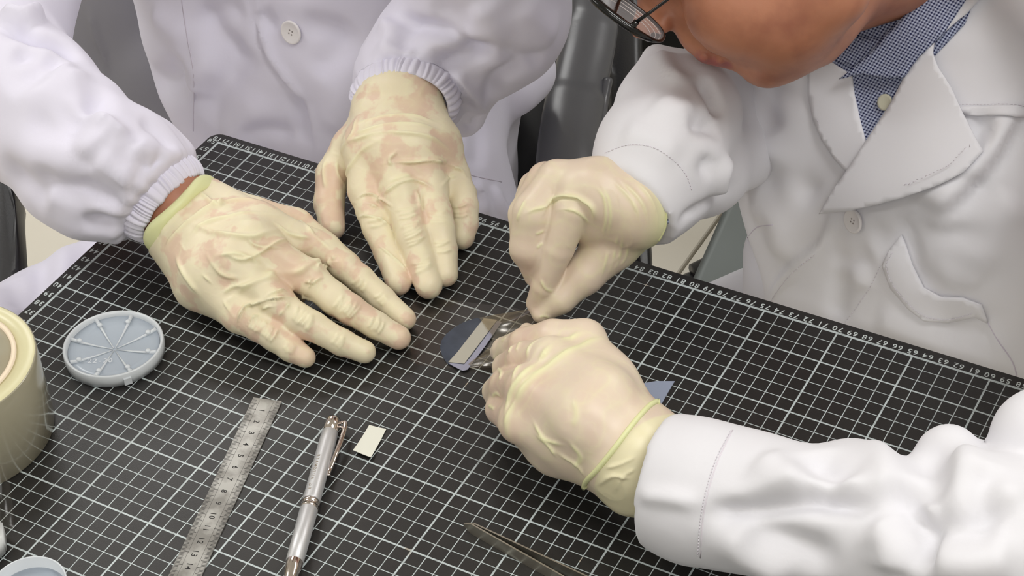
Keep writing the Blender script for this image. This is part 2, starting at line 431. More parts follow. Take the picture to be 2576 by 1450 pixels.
structure('wall_front', MB().add(*box(((X0 + X1) / 2, Y0 - .05, CEIL / 2), (X1 - X0 + .2, .1, CEIL))), M['wall'])
tile0 = None; TS = .6; GA = math.radians(28)
bm = bmesh.new(); bmesh.ops.create_cube(bm, size=1); bmesh.ops.scale(bm, vec=(TS - .004, TS - .004, .012), verts=bm.verts)
bmesh.ops.bevel(bm, geom=[e for e in bm.edges if all(v.co.z > 0 for v in e.verts)], offset=.0015, segments=1, affect='EDGES')
tme = bpy.data.meshes.new('tile'); bm.to_mesh(tme); bm.free(); tme.materials.append(M['tile'])
nx, ny = int((X1 - X0) / TS), int((Y1 - Y0) / TS)
for i in range(nx):
    for j in range(ny):
        o = bpy.data.objects.new('tile', tme); COL.objects.link(o); o.parent = fl; o.location = (X0 + .3 + i * TS, Y0 + .3 + j * TS, 0)
pm = bpy.data.materials.new('lamp diffuser'); pm.use_nodes = True; pb = pm.node_tree.nodes['Principled BSDF']
pb.inputs['Emission Color'].default_value = (1, .993, .98, 1); pb.inputs['Emission Strength'].default_value = 3.0
M['alu'] = new_mat('white lacquered metal', srgb(235, 235, 235), .4)
for k, (x, y) in enumerate(PANELS):
    t = thing('ceiling_light', 'rectangular ceiling light panel ' + ('added as unseen front fill above the camera side' if y < -1 else 'right above the mat' if y < 1 else 'above the floor behind the persons') + (', on the left' if x < 0 else ', on the right'), 'ceiling light', (x * 100, y * 100, (CEIL - TZ) * 100), 'ceiling light panels')
    MB().add(*box((x, y, CEIL - .012), (1.16, .57, .02))).obj('diffuser', pm, t, world=True)
    f_ = MB()
    for s in (-1, 1): f_.add(*box((x + s * .59, y, CEIL - .014), (.02, .61, .028))).add(*box((x, y + s * .295, CEIL - .014), (1.2, .02, .028)))
    f_.obj('frame', M['alu'], t, world=True)

# ------------------------------------------------------------------ table and cutting mat
tb = thing('table', 'white laboratory table underneath the black cutting mat', 'table', (59, 29, -TZ * 100))
MB().add(*box((59, 28.6, -1.8), (118.6, 58.4, 2.6))).obj('tabletop', M['alu'], tb)
for x in (27, 100):
    for y in (5, 48): MB().add(*box((x, y, -(3.1 + TZ * 100) / 2 + .4), (4, 4, TZ * 100 - 3.9))).obj('leg', M['alu'], tb)
mt = new_mat('black cutting mat', srgb(38, 36, 36), .42); b = mt.node_tree.nodes['Principled BSDF']; b.inputs['Specular IOR Level'].default_value = .62
tc = nd(mt, 'ShaderNodeTexCoord'); sx = nd(mt, 'ShaderNodeSeparateXYZ'); lk(mt, tc.outputs['Object'], sx.inputs[0])
def mth(op, a, c=None, d=None):
    n = nd(mt, 'ShaderNodeMath', operation=op)
    for i, q in enumerate((a, c, d)):
        if q is None: continue
        if isinstance(q, (int, float)): n.inputs[i].default_value = q
        else: lk(mt, q, n.inputs[i])
    return n.outputs[0]
def lines(ax, off, per, half):                # 1 on a line every `per` metres
    a = mth('ADD', sx.outputs[ax], off * .01 + per * 50); a = mth('DIVIDE', a, per); a = mth('FRACT', a); a = mth('SUBTRACT', a, .5); a = mth('ABSOLUTE', a); a = mth('SUBTRACT', .5, a)
    return mth('LESS_THAN', a, half / per)
gx = mth('MAXIMUM', lines(0, 0, .01, .00028), lines(0, 2, .05, .00058)); gy = mth('MAXIMUM', lines(1, 0, .01, .00028), lines(1, 0, .05, .00058))
bl = mth('LESS_THAN', mth('ABSOLUTE', sx.outputs[0]), .0009); bt = mth('LESS_THAN', mth('ABSOLUTE', mth('SUBTRACT', sx.outputs[1], .58)), .0009)
al = mth('MAXIMUM', mth('MAXIMUM', gx, gy), mth('MAXIMUM', bl, bt))
inx = mth('MULTIPLY', mth('GREATER_THAN', sx.outputs[0], -.0009), mth('LESS_THAN', sx.outputs[0], 1.1809)); iny = mth('MULTIPLY', mth('GREATER_THAN', sx.outputs[1], -.0009), mth('LESS_THAN', sx.outputs[1], .5809))
al = mth('MULTIPLY', al, mth('MULTIPLY', inx, iny))
wn = nd(mt, 'ShaderNodeTexNoise'); wn.inputs['Scale'].default_value = 160; wn.inputs['Detail'].default_value = 4; lk(mt, tc.outputs['Object'], wn.inputs['Vector'])
wr = nd(mt, 'ShaderNodeMapRange'); wr.inputs[1].default_value = .25; wr.inputs[2].default_value = .5; wr.inputs[3].default_value = .55; wr.inputs[4].default_value = 1; lk(mt, wn.outputs[0], wr.inputs[0])
yn = nd(mt, 'ShaderNodeTexNoise'); yn.inputs['Scale'].default_value = 22; yn.inputs['Detail'].default_value = 3; lk(mt, tc.outputs['Object'], yn.inputs['Vector'])
yr = nd(mt, 'ShaderNodeMapRange'); yr.inputs[1].default_value = .70; yr.inputs[2].default_value = .76; lk(mt, yn.outputs[0], yr.inputs[0])
lc = nd(mt, 'ShaderNodeMix', data_type='RGBA'); lc.inputs[6].default_value = srgb(190, 200, 201); lc.inputs[7].default_value = srgb(180, 140, 70); lk(mt, yr.outputs[0], lc.inputs[0])
bn = nd(mt, 'ShaderNodeTexNoise'); bn.inputs['Scale'].default_value = 60; bn.inputs['Detail'].default_value = 6; lk(mt, tc.outputs['Object'], bn.inputs['Vector'])
bc = nd(mt, 'ShaderNodeMix', data_type='RGBA'); bc.inputs[6].default_value = srgb(23, 22, 22); bc.inputs[7].default_value = srgb(32, 30, 29); lk(mt, bn.outputs[0], bc.inputs[0])
mc = nd(mt, 'ShaderNodeMix', data_type='RGBA'); lk(mt, mth('MULTIPLY', al, wr.outputs[0]), mc.inputs[0]); lk(mt, bc.outputs[2], mc.inputs[6]); lk(mt, lc.outputs[2], mc.inputs[7]); lk(mt, mc.outputs[2], b.inputs['Base Color'])
fnz = nd(mt, 'ShaderNodeTexNoise'); fnz.inputs['Scale'].default_value = 1500; fnz.inputs['Detail'].default_value = 2; lk(mt, tc.outputs['Object'], fnz.inputs['Vector'])
bp = nd(mt, 'ShaderNodeBump'); bp.inputs['Strength'].default_value = .25; bp.inputs['Distance'].default_value = .0003; lk(mt, fnz.outputs[0], bp.inputs['Height']); lk(mt, bp.outputs[0], b.inputs['Normal'])
M['mat'] = mt
def rrect(x0, y0, x1, y1, r, n=8):
    P = []
    for cx, cy, a0 in ((x1 - r, y0 + r, -90), (x1 - r, y1 - r, 0), (x0 + r, y1 - r, 90), (x0 + r, y0 + r, 180)):
        for k in range(n + 1):
            a = math.radians(a0 + 90 * k / n); P.append((cx + r * math.cos(a), cy + r * math.sin(a)))
    return P
def mesh_local(name, V, Fc, mat, loc):        # mesh whose object origin sits at loc (cm)
    me = bpy.data.meshes.new(name); me.from_pydata([tuple(np.asarray(p) * .01) for p in V], [], [tuple(f) for f in Fc]); me.materials.append(mat)
    o = bpy.data.objects.new(name, me); COL.objects.link(o); o.location = W(loc); o.matrix_world = Matrix.Translation(Vector(W(loc))); return o
mat_o = mesh_local('cutting_mat', *prism(rrect(-1, -1, 119, 59, .9), -.32, 0), M['mat'], (0, 0, 0))
tag(mat_o, 'large black cutting mat with white one-centimetre grid and numbered edges', 'cutting mat')
GLY = {}
def glyph(ch):
    if ch not in GLY:
        cu = bpy.data.curves.new('txt', 'FONT'); cu.body = ch; cu.size = 1; cu.resolution_u = 3; cu.offset = .012
        o = bpy.data.objects.new('txt', cu); me = bpy.data.meshes.new_from_object(o)
        V = np.array([v.co[:] for v in me.vertices]) if len(me.vertices) else np.zeros((0, 3)); GLY[ch] = (V, [tuple(p.vertices) for p in me.polygons])
        bpy.data.objects.remove(o); bpy.data.curves.remove(cu); bpy.data.meshes.remove(me)
    return GLY[ch]
def text_mb(mb, s, pos, xdir, ydir, size, z=.012, adv=.6, sx=1.0):
    """lettering: pos is the centre, xdir the reading direction, ydir the letters' up"""
    xd = np.array(xdir, float); yd = np.array(ydir, float); W_ = len(s) * adv * size * sx
    for i, ch in enumerate(s):
        V, Fc = glyph(ch)
        if not len(V): continue
        cw = (V[:, 0].min() + V[:, 0].max()) / 2
        x = (V[:, 0] - cw) * size * sx + (i + .5) * adv * size * sx - W_ / 2; y = (V[:, 1] - .35) * size
        nrm = np.cross(xd, yd)
        mb.add(np.array(pos) + x[:, None] * xd + y[:, None] * yd + nrm * z, Fc)
num = MB()
for n in range(1, 119): text_mb(num, str(n), (118 - n - .12, 58.36, 0), (-1, 0, 0), (0, -1, 0), .62)
for n in range(1, 59): text_mb(num, str(n), (-.52, n - .06, 0), (-1, 0, 0), (0, -1, 0), .62)
num.obj('edge_numbers', M['white_print'], mat_o)

# ------------------------------------------------------------------ small things on the mat
# steel ruler
ra, rb = pz(655, 1034.5)[:2], pz(470.7, 1427.6)[:2]; rd = (rb - ra) / np.linalg.norm(rb - ra); rn = np.array([-rd[1], rd[0]])
rc0 = (pz(638, 1002)[:2] + pz(709, 1013)[:2]) / 2
st = new_mat('worn stainless ruler', srgb(176, 174, 168), .38, Metallic=.75); noise_mix(st, srgb(170, 169, 164), srgb(132, 130, 125), 70, .42, .62, 6); M['ruler'] = st
t_ = thing('steel_ruler', 'worn stainless steel ruler lying on the mat left of the pen', 'ruler', (rc0[0], rc0[1], 0))
h = .94
def rp(s, c): return rc0 + rd * s + rn * c     # s along, c towards +rn
MB().add(*prism(ccw([tuple(rp(0, -h)), tuple(rp(0, h)), tuple(rp(16.2, h)), tuple(rp(16.2, -h))]), .0, .08)).obj('blade', M['ruler'], t_)
s1 = float((ra - rc0) @ rd); tk = MB(); zero = s1 - 1.0
for k in range(0, 156):
    s = zero + k * .1
    if s < .02: continue
    L = .52 if k % 10 == 0 else (.42 if k % 5 == 0 else .3)
    for sg in (-1, 1):
        a, b_ = rp(s - .016, sg * h * .995), rp(s + .016, sg * (h - L)); c_ = rp(s + .016, sg * h * .995); d_ = rp(s - .016, sg * (h - L))
        tk.add([(a[0], a[1], .083), (d_[0], d_[1], .083), (b_[0], b_[1], .083), (c_[0], c_[1], .083)], [(0, 1, 2, 3) if sg < 0 else (3, 2, 1, 0)])
for n in range(1, 16):
    q = rp(zero + n + .02, -.02); text_mb(tk, str(n), (q[0], q[1], .08), (rd[0], rd[1], 0), (rn[0], rn[1], 0), .5, .004, .58)
for sg in (-1, 1):
    a, b_, c_, d_ = rp(.2, sg * .44), rp(16.1, sg * .44), rp(16.1, sg * .455), rp(.2, sg * .455)
    tk.add([(*p, .083) for p in (a, b_, c_, d_)], [(0, 1, 2, 3)])
tk.obj('printed_scale', M['ink'], t_)

# ballpoint pen
pa, pb_ = pz(840, 1054, .52), pz(741, 1415, .52); pd = (pb_ - pa) / np.linalg.norm(pb_ - pa); L = lambda v: float(v)
pen = thing('ballpoint_pen', 'silver metal ballpoint pen with chrome clip lying right of the ruler', 'pen', (pa[0], pa[1], 0))
lb = np.linalg.norm(pb_ - pa)
MB().add(*lathe([(.0, -.02), (.22, -.0), (.34, .05), (.44, .12), (.46, .3), (.47, 1.45), (.0, 1.45)], pa, pd, 40)).obj('cap', M['chrome'], pen, True)
MB().add(*lathe([(.47, 1.2), (.50, 1.24), (.525, 2.2), (.53, 6.9), (.52, 6.95)], pa, pd, 48)).obj('upper_barrel', M['silver'], pen, True)
MB().add(*lathe([(.5, 6.9), (.5, 7.02), (.535, 7.04), (.535, 7.16), (.5, 7.18), (.5, 7.42), (.535, 7.44), (.535, 7.56), (.5, 7.58), (.5, 7.66)], pa, pd, 48)).obj('ring_band', M['chrome'], pen, True)
MB().add(*lathe([(.52, 7.6), (.535, 7.64), (.53, 9.5), (.515, lb - .02), (.48, lb)], pa, pd, 48)).obj('lower_barrel', M['silver'], pen, True)
MB().add(*lathe([(.485, lb - .05), (.5, lb), (.47, lb + .6), (.36, lb + 1.4), (.2, lb + 2.0), (.1, lb + 2.25), (.06, lb + 2.5), (0, lb + 2.52)], pa, pd, 40)).obj('tip', M['chrome'], pen, True)
cx_, cy_, _ = frame(pd); side = np.array([-pd[1], pd[0], 0]); side /= np.linalg.norm(side)
if side @ RC[0] < 0: side = -side
cl = [pa + pd * .35 + side * .42, pa + pd * .36 + side * .66 + np.array((0, 0, .1)), pa + pd * .55 + side * .84 + np.array((0, 0, .16)), pa + pd * 1.6 + side * .86 + np.array((0, 0, .16)), pa + pd * 3.2 + side * .72 + np.array((0, 0, .1)), pa + pd * 4.1 + side * .6, pa + pd * 4.5 + side * .56, pa + pd * 4.8 + side * .62]
MB().add(*tube(spline(cl, 6), [.13] * 8 + [.15] * 30 + [.12] * 5, 10, True, .7)).obj('clip', M['chrome'], pen, True)
MB().add(*tube([pa + pd * .7 + side * .4, pa + pd * .7 + side * .8], .09, 8)).obj('clip_rivet', M['chrome'], pen, True)
eng = MB(); M['engrave'] = new_mat('worn engraving', srgb(150, 138, 122), .6)
up_ = -side * .35 + np.array((0, 0, 1)); up_ /= np.linalg.norm(up_); tl_ = np.cross(pd, up_)
for i, ch in enumerate('EG AUTOMATE'):
    text_mb(eng, ch, pa + pd * (6.35 - i * .27) + up_ * .535, -pd, -tl_, .3, .004)
eng.obj('engraving', M['engrave'], pen)

# paper label
pp = [pz(*q)[:2] for q in ((929, 1071), (971.7, 1081), (966, 1100), (934, 1159.6), (912, 1151), (889, 1140.7), (905, 1110))]
pq = [pz(*q) for q in ((929, 1071), (972, 1081), (934, 1159), (889, 1141))]; V = []; n = 8
for i in range(n + 1):
    for j in range(n + 1):
        a, c = i / n, j / n; p = (pq[0] * (1 - a) + pq[1] * a) * (1 - c) + (pq[3] * (1 - a) + pq[2] * a) * c
        p = p + np.array((0, 0, .03 + .22 * c * c + .1 * (a - .5) ** 2)); V.append(p)
Vb = [p - np.array((0, 0, .02)) for p in V]; Fc = []
m_ = (n + 1) ** 2
for i in range(n):
    for j in range(n):
        q = (i * (n + 1) + j, i * (n + 1) + j + 1, (i + 1) * (n + 1) + j + 1, (i + 1) * (n + 1) + j); Fc.append(q); Fc.append(tuple(k + m_ for k in q)[::-1])
tag(mesh_obj('paper_label', V + Vb, Fc, M['paper']), 'small blank off-white paper slip curling on the mat right of the pen', 'paper slip')

# tweezers: two thin steel strips on edge, joined at the rounded end
tw = thing('tweezers', 'steel tweezers lying on the mat at the bottom edge of the picture', 'tweezers', pz(1163, 1325, 0))
ta = pz(1168, 1330, .1); tn = pz(1400, 1462, .1); tf = pz(1455, 1462, .1); dn = (tn - ta); dn /= np.linalg.norm(dn)
def arm(p0, p1, bow, name):
    side_ = np.cross(dn, (0, 0, 1)); mb = MB(); V = []; m = 24; Lt = np.linalg.norm(p1 - p0) * 1.9; d = (p1 - p0) / np.linalg.norm(p1 - p0)
    for i in range(m + 1):
        t = i / m; s = t * Lt; c = p0 + d * s + side_ * bow * math.sin(math.pi * t) * .0
        hh = .85 * min(1, math.sqrt(max(0, 1 - (1 - min(s / .5, 1)) ** 2))) * (1 - .55 * max(0, t - .5)); hh = max(hh, .12)
        zc_ = .43
        for sy, szz in ((-1, -1), (1, -1), (1, 1), (-1, 1)): V.append(c + side_ * sy * .045 + np.array((0, 0, zc_ - .1 + szz * hh / 2)))
    Fc = [(0, 1, 2, 3)[::-1], tuple(m * 4 + k for k in range(4))]
    for i in range(m):
        for k in range(4): Fc.append((i * 4 + k, i * 4 + (k + 1) % 4, i * 4 + 4 + (k + 1) % 4, i * 4 + 4 + k))
    o = mesh_obj(name, V, Fc, M['steel'], tw, False); return o
arm(ta, tn, .3, 'prong'); arm(ta + np.array((.05, .06, 0)), tf, -.3, 'prong')

# round frosted wafer carrier
dx, dy, DR = 7.2, 36.1, 3.2
ds = thing('wafer_tray', 'round translucent plastic wafer tray with eight spokes beside the tape roll', 'wafer tray', (dx, dy, 0))
MB().add(*lathe([(2.86, .30), (2.9, .12), (3.02, .06), (3.2, .06), (3.24, .5), (3.22, .92), (3.15, .97), (3.05, .94), (2.98, .72), (2.92, .5)], (dx, dy, 0), (0, 0, 1), 80, True)).obj('rim', M['frost_edge'], ds, True)
MB().add(*lathe([(0, .36), (1.2, .40), (2.2, .5), (2.93, .66), (2.93, .56), (2.2, .4), (1.2, .3), (0, .26)], (dx, dy, 0), (0, 0, 1), 80)).obj('disc', M['frost'], ds, True)
for k in range(8):
    a = math.radians(45 * k + 14); u_ = np.array((math.cos(a), math.sin(a), 0)); c = np.array((dx, dy, 0.))
    MB().add(*tube([c + u_ * .12 + (0, 0, .40), c + u_ * 1.3 + (0, 0, .46), c + u_ * 2.35 + (0, 0, .57), c + u_ * 2.95 + (0, 0, .74)], [.03, .06, .10, .15], 8)).add(*lathe([(0, .62), (.12, .62), (.17, .68), (.17, .78), (.1, .84), (0, .85)], c + u_ * 2.38, (0, 0, 1), 16)).obj('spoke', M['frost_edge'], ds, True)
a = math.radians(-38)
for a in (-38, 160): MB().add(*box((dx + 3.26 * math.cos(math.radians(a)), dy + 3.26 * math.sin(math.radians(a)), .4), (.22, .5, .5), math.radians(a))).obj('lug', M['frost_edge'], ds)
dt = MB(); text_mb(dt, '22-20', (dx - .1, dy - 1.35, .5), np.array((.88, .47, 0)), np.array((-.47, .88, 0)), .55, .01); dt.obj('moulded_number', M['frost_edge'], ds)

# tape roll
TX, TY, TR, TH = 2.95, 26.1, 5.67, 5.9
rl = thing('tape_roll', 'large roll of clear film tape standing at the left edge of the mat', 'tape roll', (TX, TY, 0))
tp = new_mat('wound clear tape', srgb(196, 190, 160), .2); noise_mix(tp, srgb(166, 161, 140), srgb(150, 143, 120), 8, .3, .7, 2)
tp.node_tree.nodes['Principled BSDF'].inputs['Coat Weight'].default_value = 1; tp.node_tree.nodes['Principled BSDF'].inputs['Coat Roughness'].default_value = .12
te = new_mat('tape roll end face', srgb(214, 208, 168), .3); bump(te, 60, .2, .0005)
MB().add(*lathe([(TR - .05, .02), (TR, .08), (TR, TH - .08), (TR - .05, TH - .02)], (TX, TY, 0), (0, 0, 1), 96)).obj('tape_winding', tp, rl, True)
MB().add(*lathe([(4.48, TH - .06), (4.48, TH), (TR - .12, TH), (TR - .02, TH - .06)], (TX, TY, 0), (0, 0, 1), 96, True)).obj('end_face', te, rl, True)
M['cream'] = new_mat('cream core', srgb(240, 222, 196), .5); M['purple'] = new_mat('purple core label', srgb(104, 44, 104), .45)
MB().add(*lathe([(4.2, -.0), (4.5, -.0), (4.5, TH + .12), (4.2, TH + .12)], (TX, TY, 0), (0, 0, 1), 80, True)).obj('core', M['cream'], rl, True)
MB().add(*lathe([(4.14, .4), (4.21, .4), (4.21, TH - .5), (4.14, TH - .5)], (TX, TY, 0), (0, 0, 1), 80, True)).obj('core_label', M['purple'], rl, True)

# box and second tray at the lower left corner, film tail beside the roll
bxp = pz(-4, 1330, 0)
wb = thing('plastic_case', 'white plastic case cut off by the left picture edge below the tape roll', 'case', (bxp[0], bxp[1], 0))
M['white_plastic'] = new_mat('white plastic', srgb(226, 228, 228), .35)
Vb_, Fb_ = prism(ccw([tuple(pz(*q)[:2]) for q in ((18, 1352), (19, 1392), (-30, 1440), (-120, 1420), (-110, 1350))]), 0, 1.5)
bb = bmesh.new(); vs = [bb.verts.new(v) for v in Vb_]; [bb.faces.new([vs[i] for i in f]) for f in Fb_]; bb.normal_update(); bmesh.ops.bevel(bb, geom=list(bb.edges), offset=.12, segments=2, affect='EDGES')
mesh_obj('case_body', [v.co[:] for v in bb.verts], [[v.index for v in f.verts] for f in (bb.verts.index_update(), bb.faces)[1]], M['white_plastic'], wb); bb.free()
MB().add(*prism(ccw([tuple(pz(*q)[:2]) for q in ((10, 1356), (12, 1386), (-30, 1428), (-108, 1412), (-104, 1356))]), 1.5, 1.85)).obj('case_lid', M['white_plastic'], wb)
tlp = [pz(-30, 1170, 2.6), pz(18, 1170, 2.4), pz(36, 1330, .05), pz(-20, 1342, .05)]; V = []; n = 10
for i in range(n + 1):
    t = i / n
    for e in (0, 1): V.append(tlp[e] * (1 - t) + tlp[3 - e] * t + np.array((0, 0, -.5 * math.sin(math.pi * t) + .03)))
V2 = [p + np.array((.01, -.02, .02)) for p in V]; k_ = len(V)
Fc = [q for i in range(n) for q in ((2 * i, 2 * i + 1, 2 * i + 3, 2 * i + 2), (k_ + 2 * i + 2, k_ + 2 * i + 3, k_ + 2 * i + 1, k_ + 2 * i))]
Fc += [(2 * i, 2 * i + 2, k_ + 2 * i + 2, k_ + 2 * i) for i in range(n)] + [(2 * i + 3, 2 * i + 1, k_ + 2 * i + 1, k_ + 2 * i + 3) for i in range(n)]
mesh_obj('film_tail', V + V2, Fc, M['film'], rl)
p2 = pz(80, 1500, 0)
d2 = thing('petri_dish', 'clear round dish whose rim shows at the lower left corner', 'dish', (p2[0], p2[1], 0))
MB().add(*lathe([(2.0, .0), (2.15, .0), (2.15, .95), (2.1, 1.0), (2.04, .95), (2.04, .12), (2.0, .1)], (p2[0], p2[1], 0), (0, 0, 1), 64, True)).obj('rim', M['frost_edge'], d2, True)
MB().add(*lathe([(0, .02), (2.05, .02), (2.05, .12), (0, .12)], (p2[0], p2[1], 0), (0, 0, 1), 64)).obj('base', M['frost'], d2, True)

# film sheet, wafer, strip, fragment
def flat(name, px, z0, z1, mat, lab, cat, parent=None):
    o = MB().add(*prism(ccw([tuple(pz(*q, z0)[:2]) for q in px]), z0, z1)).obj(name, mat, parent)
    if lab: tag(o, lab, cat)
    return o
flat('film_sheet', [(1045, 745), (1110, 752), (1200, 764), (1300, 776), (1345, 800), (1330, 860), (1245, 926), (1175, 929), (1110, 927), (1050, 918), (1000, 890), (1000, 830)], .02, .05, M['film'], 'clear adhesive film sheet lying flat on the mat under the fingertips', 'film')
M['wafer'] = new_mat('dark blue grey wafer', srgb(66, 76, 94), .22); noise_mix(M['wafer'], srgb(50, 57, 70), srgb(60, 68, 82), 60, .4, .6, 3)
arc = [(1222, 800), (1195, 803), (1168, 812), (1143, 826), (1122, 843), (1110, 860), (1107, 876), (1111, 893), (1119, 908), (1127, 917)]
flat('silicon_wafer', arc + [(1165, 932), (1255, 812)], .05, .11, M['wafer'], 'dark grey cleaved round wafer under the film between the hands', 'wafer')
M['strip'] = new_mat('pale tape strip', srgb(176, 172, 160), .35); M['strip_b'] = new_mat('lavender backing', srgb(150, 150, 168), .4)
flat('tape_strip', [(1217, 802), (1251, 806), (1180, 900), (1168, 916), (1128, 912), (1150, 888)], .115, .15, M['strip'], 'pale translucent tape strip laid across the dark wafer', 'tape strip')
flat('backing_strip', [(1251, 808), (1262, 812), (1222, 870), (1176, 931), (1164, 934), (1140, 922), (1128, 914), (1168, 918), (1185, 898)], .115, .14, M['strip_b'], 'narrow lavender grey strip along the right edge of the tape strip', 'tape strip')
M['wafer_blue'] = new_mat('light blue grey wafer', srgb(146, 155, 176), .3)
flat('wafer_fragment', [(1590, 975), (1620, 966), (1650, 961), (1697, 961), (1680, 990), (1662, 1022), (1600, 1040)], .01, .07, M['wafer_blue'], 'light blue-grey wedge-shaped wafer fragment behind the lower right gloved wrist', 'wafer')
fp = [[(1205, 800, .15), (1250, 792, .5), (1300, 782, 1.0), (1338, 776, 1.4)], [(1222, 822, .3), (1262, 812, .9), (1305, 800, 1.2), (1345, 795, 1.3)], [(1240, 850, .4), (1280, 835, .8), (1315, 822, 1.1), (1352, 808, 1.2)], [(1222, 880, .3), (1262, 870, .7), (1300, 850, 1.0), (1345, 822, 1.2)], [(1180, 915, .12), (1222, 905, .5), (1262, 895, .9), (1300, 870, 1.2)], [(1170, 926, .1), (1215, 922, .3), (1250, 920, .6), (1280, 900, 1.0)]]
G3 = np.array([[pz(*q) for q in r] for r in fp]); rows = [spline(list(G3[:, j]), 6) for j in range(4)]; R_ = np.array(rows).transpose(1, 0, 2); full = np.array([spline(list(r), 6) for r in R_])
full[:, :, 2] += .035 * np.sin(np.arange(full.shape[0])[:, None] * .6 + np.arange(full.shape[1])[None] * .35); nr, ncc = full.shape[:2]
V = full.reshape(-1, 3); V2 = V - np.array((0, 0, .02)); Fc = []
for i in range(nr - 1):
    for j in range(ncc - 1):
        q = (i * ncc + j, i * ncc + j + 1, (i + 1) * ncc + j + 1, (i + 1) * ncc + j); Fc.append(q); Fc.append(tuple(k + nr * ncc for k in q)[::-1])
tag(mesh_obj('lifted_film', list(V) + list(V2), Fc, M['film_b']), 'crinkled brownish film piece being peeled up by the pinching fingers', 'film')

# ------------------------------------------------------------------ people
def glove(groups, vox=.092, clip=None, seed=1, wr=.035):
    V, Fc = sculpt(groups, vox, clip); V = relax(V, Fc, 3); s = Surf(V, Fc)
    n1 = vnoise(V, 1.3, seed); n2 = vnoise(V * np.array((1, 1, 1.4)), .55, seed + 1)
    ridge = (1 - np.abs(n1)) ** 6 * .5 + (1 - np.abs(n2)) ** 7 * .3
    s.V = V + s.N * (wr * ridge)[:, None]; s.tint = np.clip(ridge * .5, 0, .5); s.N = normals(s.V, Fc); s.bvh(); return s
def joints(s, items):
    """short wrinkles across a finger: (u, v, dir_u, dir_v, half length px, count, spacing px, amplitude)"""
    r = random.Random(3)
    for u, v, du, dv, hl, n, sp, am in items:
        L = math.hypot(du, dv); du /= L; dv /= L
        for k in range(n):
            o = (k - (n - 1) / 2) * sp + r.uniform(-2, 2); cx, cy = u + du * o, v + dv * o; q = r.uniform(-.25, .25); h = hl * r.uniform(.7, 1)
            px_, py_ = -dv + du * q, du + dv * q
            am = am * 1.0; s.fold([(cx - px_ * h, cy - py_ * h), (cx + du * 3, cy + dv * 3), (cx + px_ * h, cy + py_ * h)], r.uniform(.10, .16), am * r.uniform(1.0, 1.9), r.choice((0, .5, -.5)), True, .35)
person_a = thing('person', 'seated person in a lavender-white lab coat holding the film flat with both gloved hands', 'person', (-4, 84, -34))
person_b = thing('person', 'person with glasses bowed over the mat, white lab coat over a blue checked shirt', 'person', (52, 84, -34))

# A, right hand (lower left, palm down, fingers pointing to the lower right)
fi = zc((815, 628, 3.0, 40), (868, 672, 2.6, 37), (905, 702, 2.1, 35), (960, 752, 1.4, 33), (1018, 803, .85, 29))
fm = zc((775, 698, 3.3, 42), (845, 755, 2.6, 40), (880, 778, 2.3, 38), (945, 818, 1.5, 34), (1003, 850, .9, 31))
fr = zc((690, 757, 3.0, 42), (752, 803, 2.4, 38), (785, 820, 2.2, 37), (860, 862, 1.4, 33), (917, 886, .85, 29))
fp_ = zc((603, 795, 2.3, 40), (655, 824, 1.9, 37), (690, 847, 1.6, 36), (732, 878, 1.1, 32), (767, 899, .8, 27))
palm = [zc((478, 474, 4.3, 52), (650, 570, 4.6, 56), (815, 628, 3.1, 40)), zc((450, 512, 4.5, 56), (630, 615, 4.9, 60), (775, 698, 3.4, 42)),
        zc((430, 548, 4.3, 56), (580, 660, 4.4, 60), (690, 757, 3.1, 42)), zc((408, 585, 3.7, 50), (520, 690, 3.4, 62), (603, 792, 2.3, 42)),
        zc((412, 598, 3.0, 46), (500, 720, 2.0, 56), (600, 790, 1.7, 40)), zc((470, 560, 2.5, 60), (620, 650, 2.2, 70), (720, 720, 1.8, 60))]
th = zc((510, 500, 3.6, 50), (640, 552, 3.0, 55), (740, 572, 2.3, 48), (815, 622, 1.8, 38), (878, 668, 1.1, 32))
cA = pz(447, 530, 4.4); aA = pz(300, 415, 6.4) - cA; aA /= np.linalg.norm(aA)
sA = glove([(.9, .5, palm), (.25, .55, [fi, fm, fr, fp_]), (.3, .45, [th])], seed=3, clip=[(cA - aA * .35, aA)])
sA.begin()
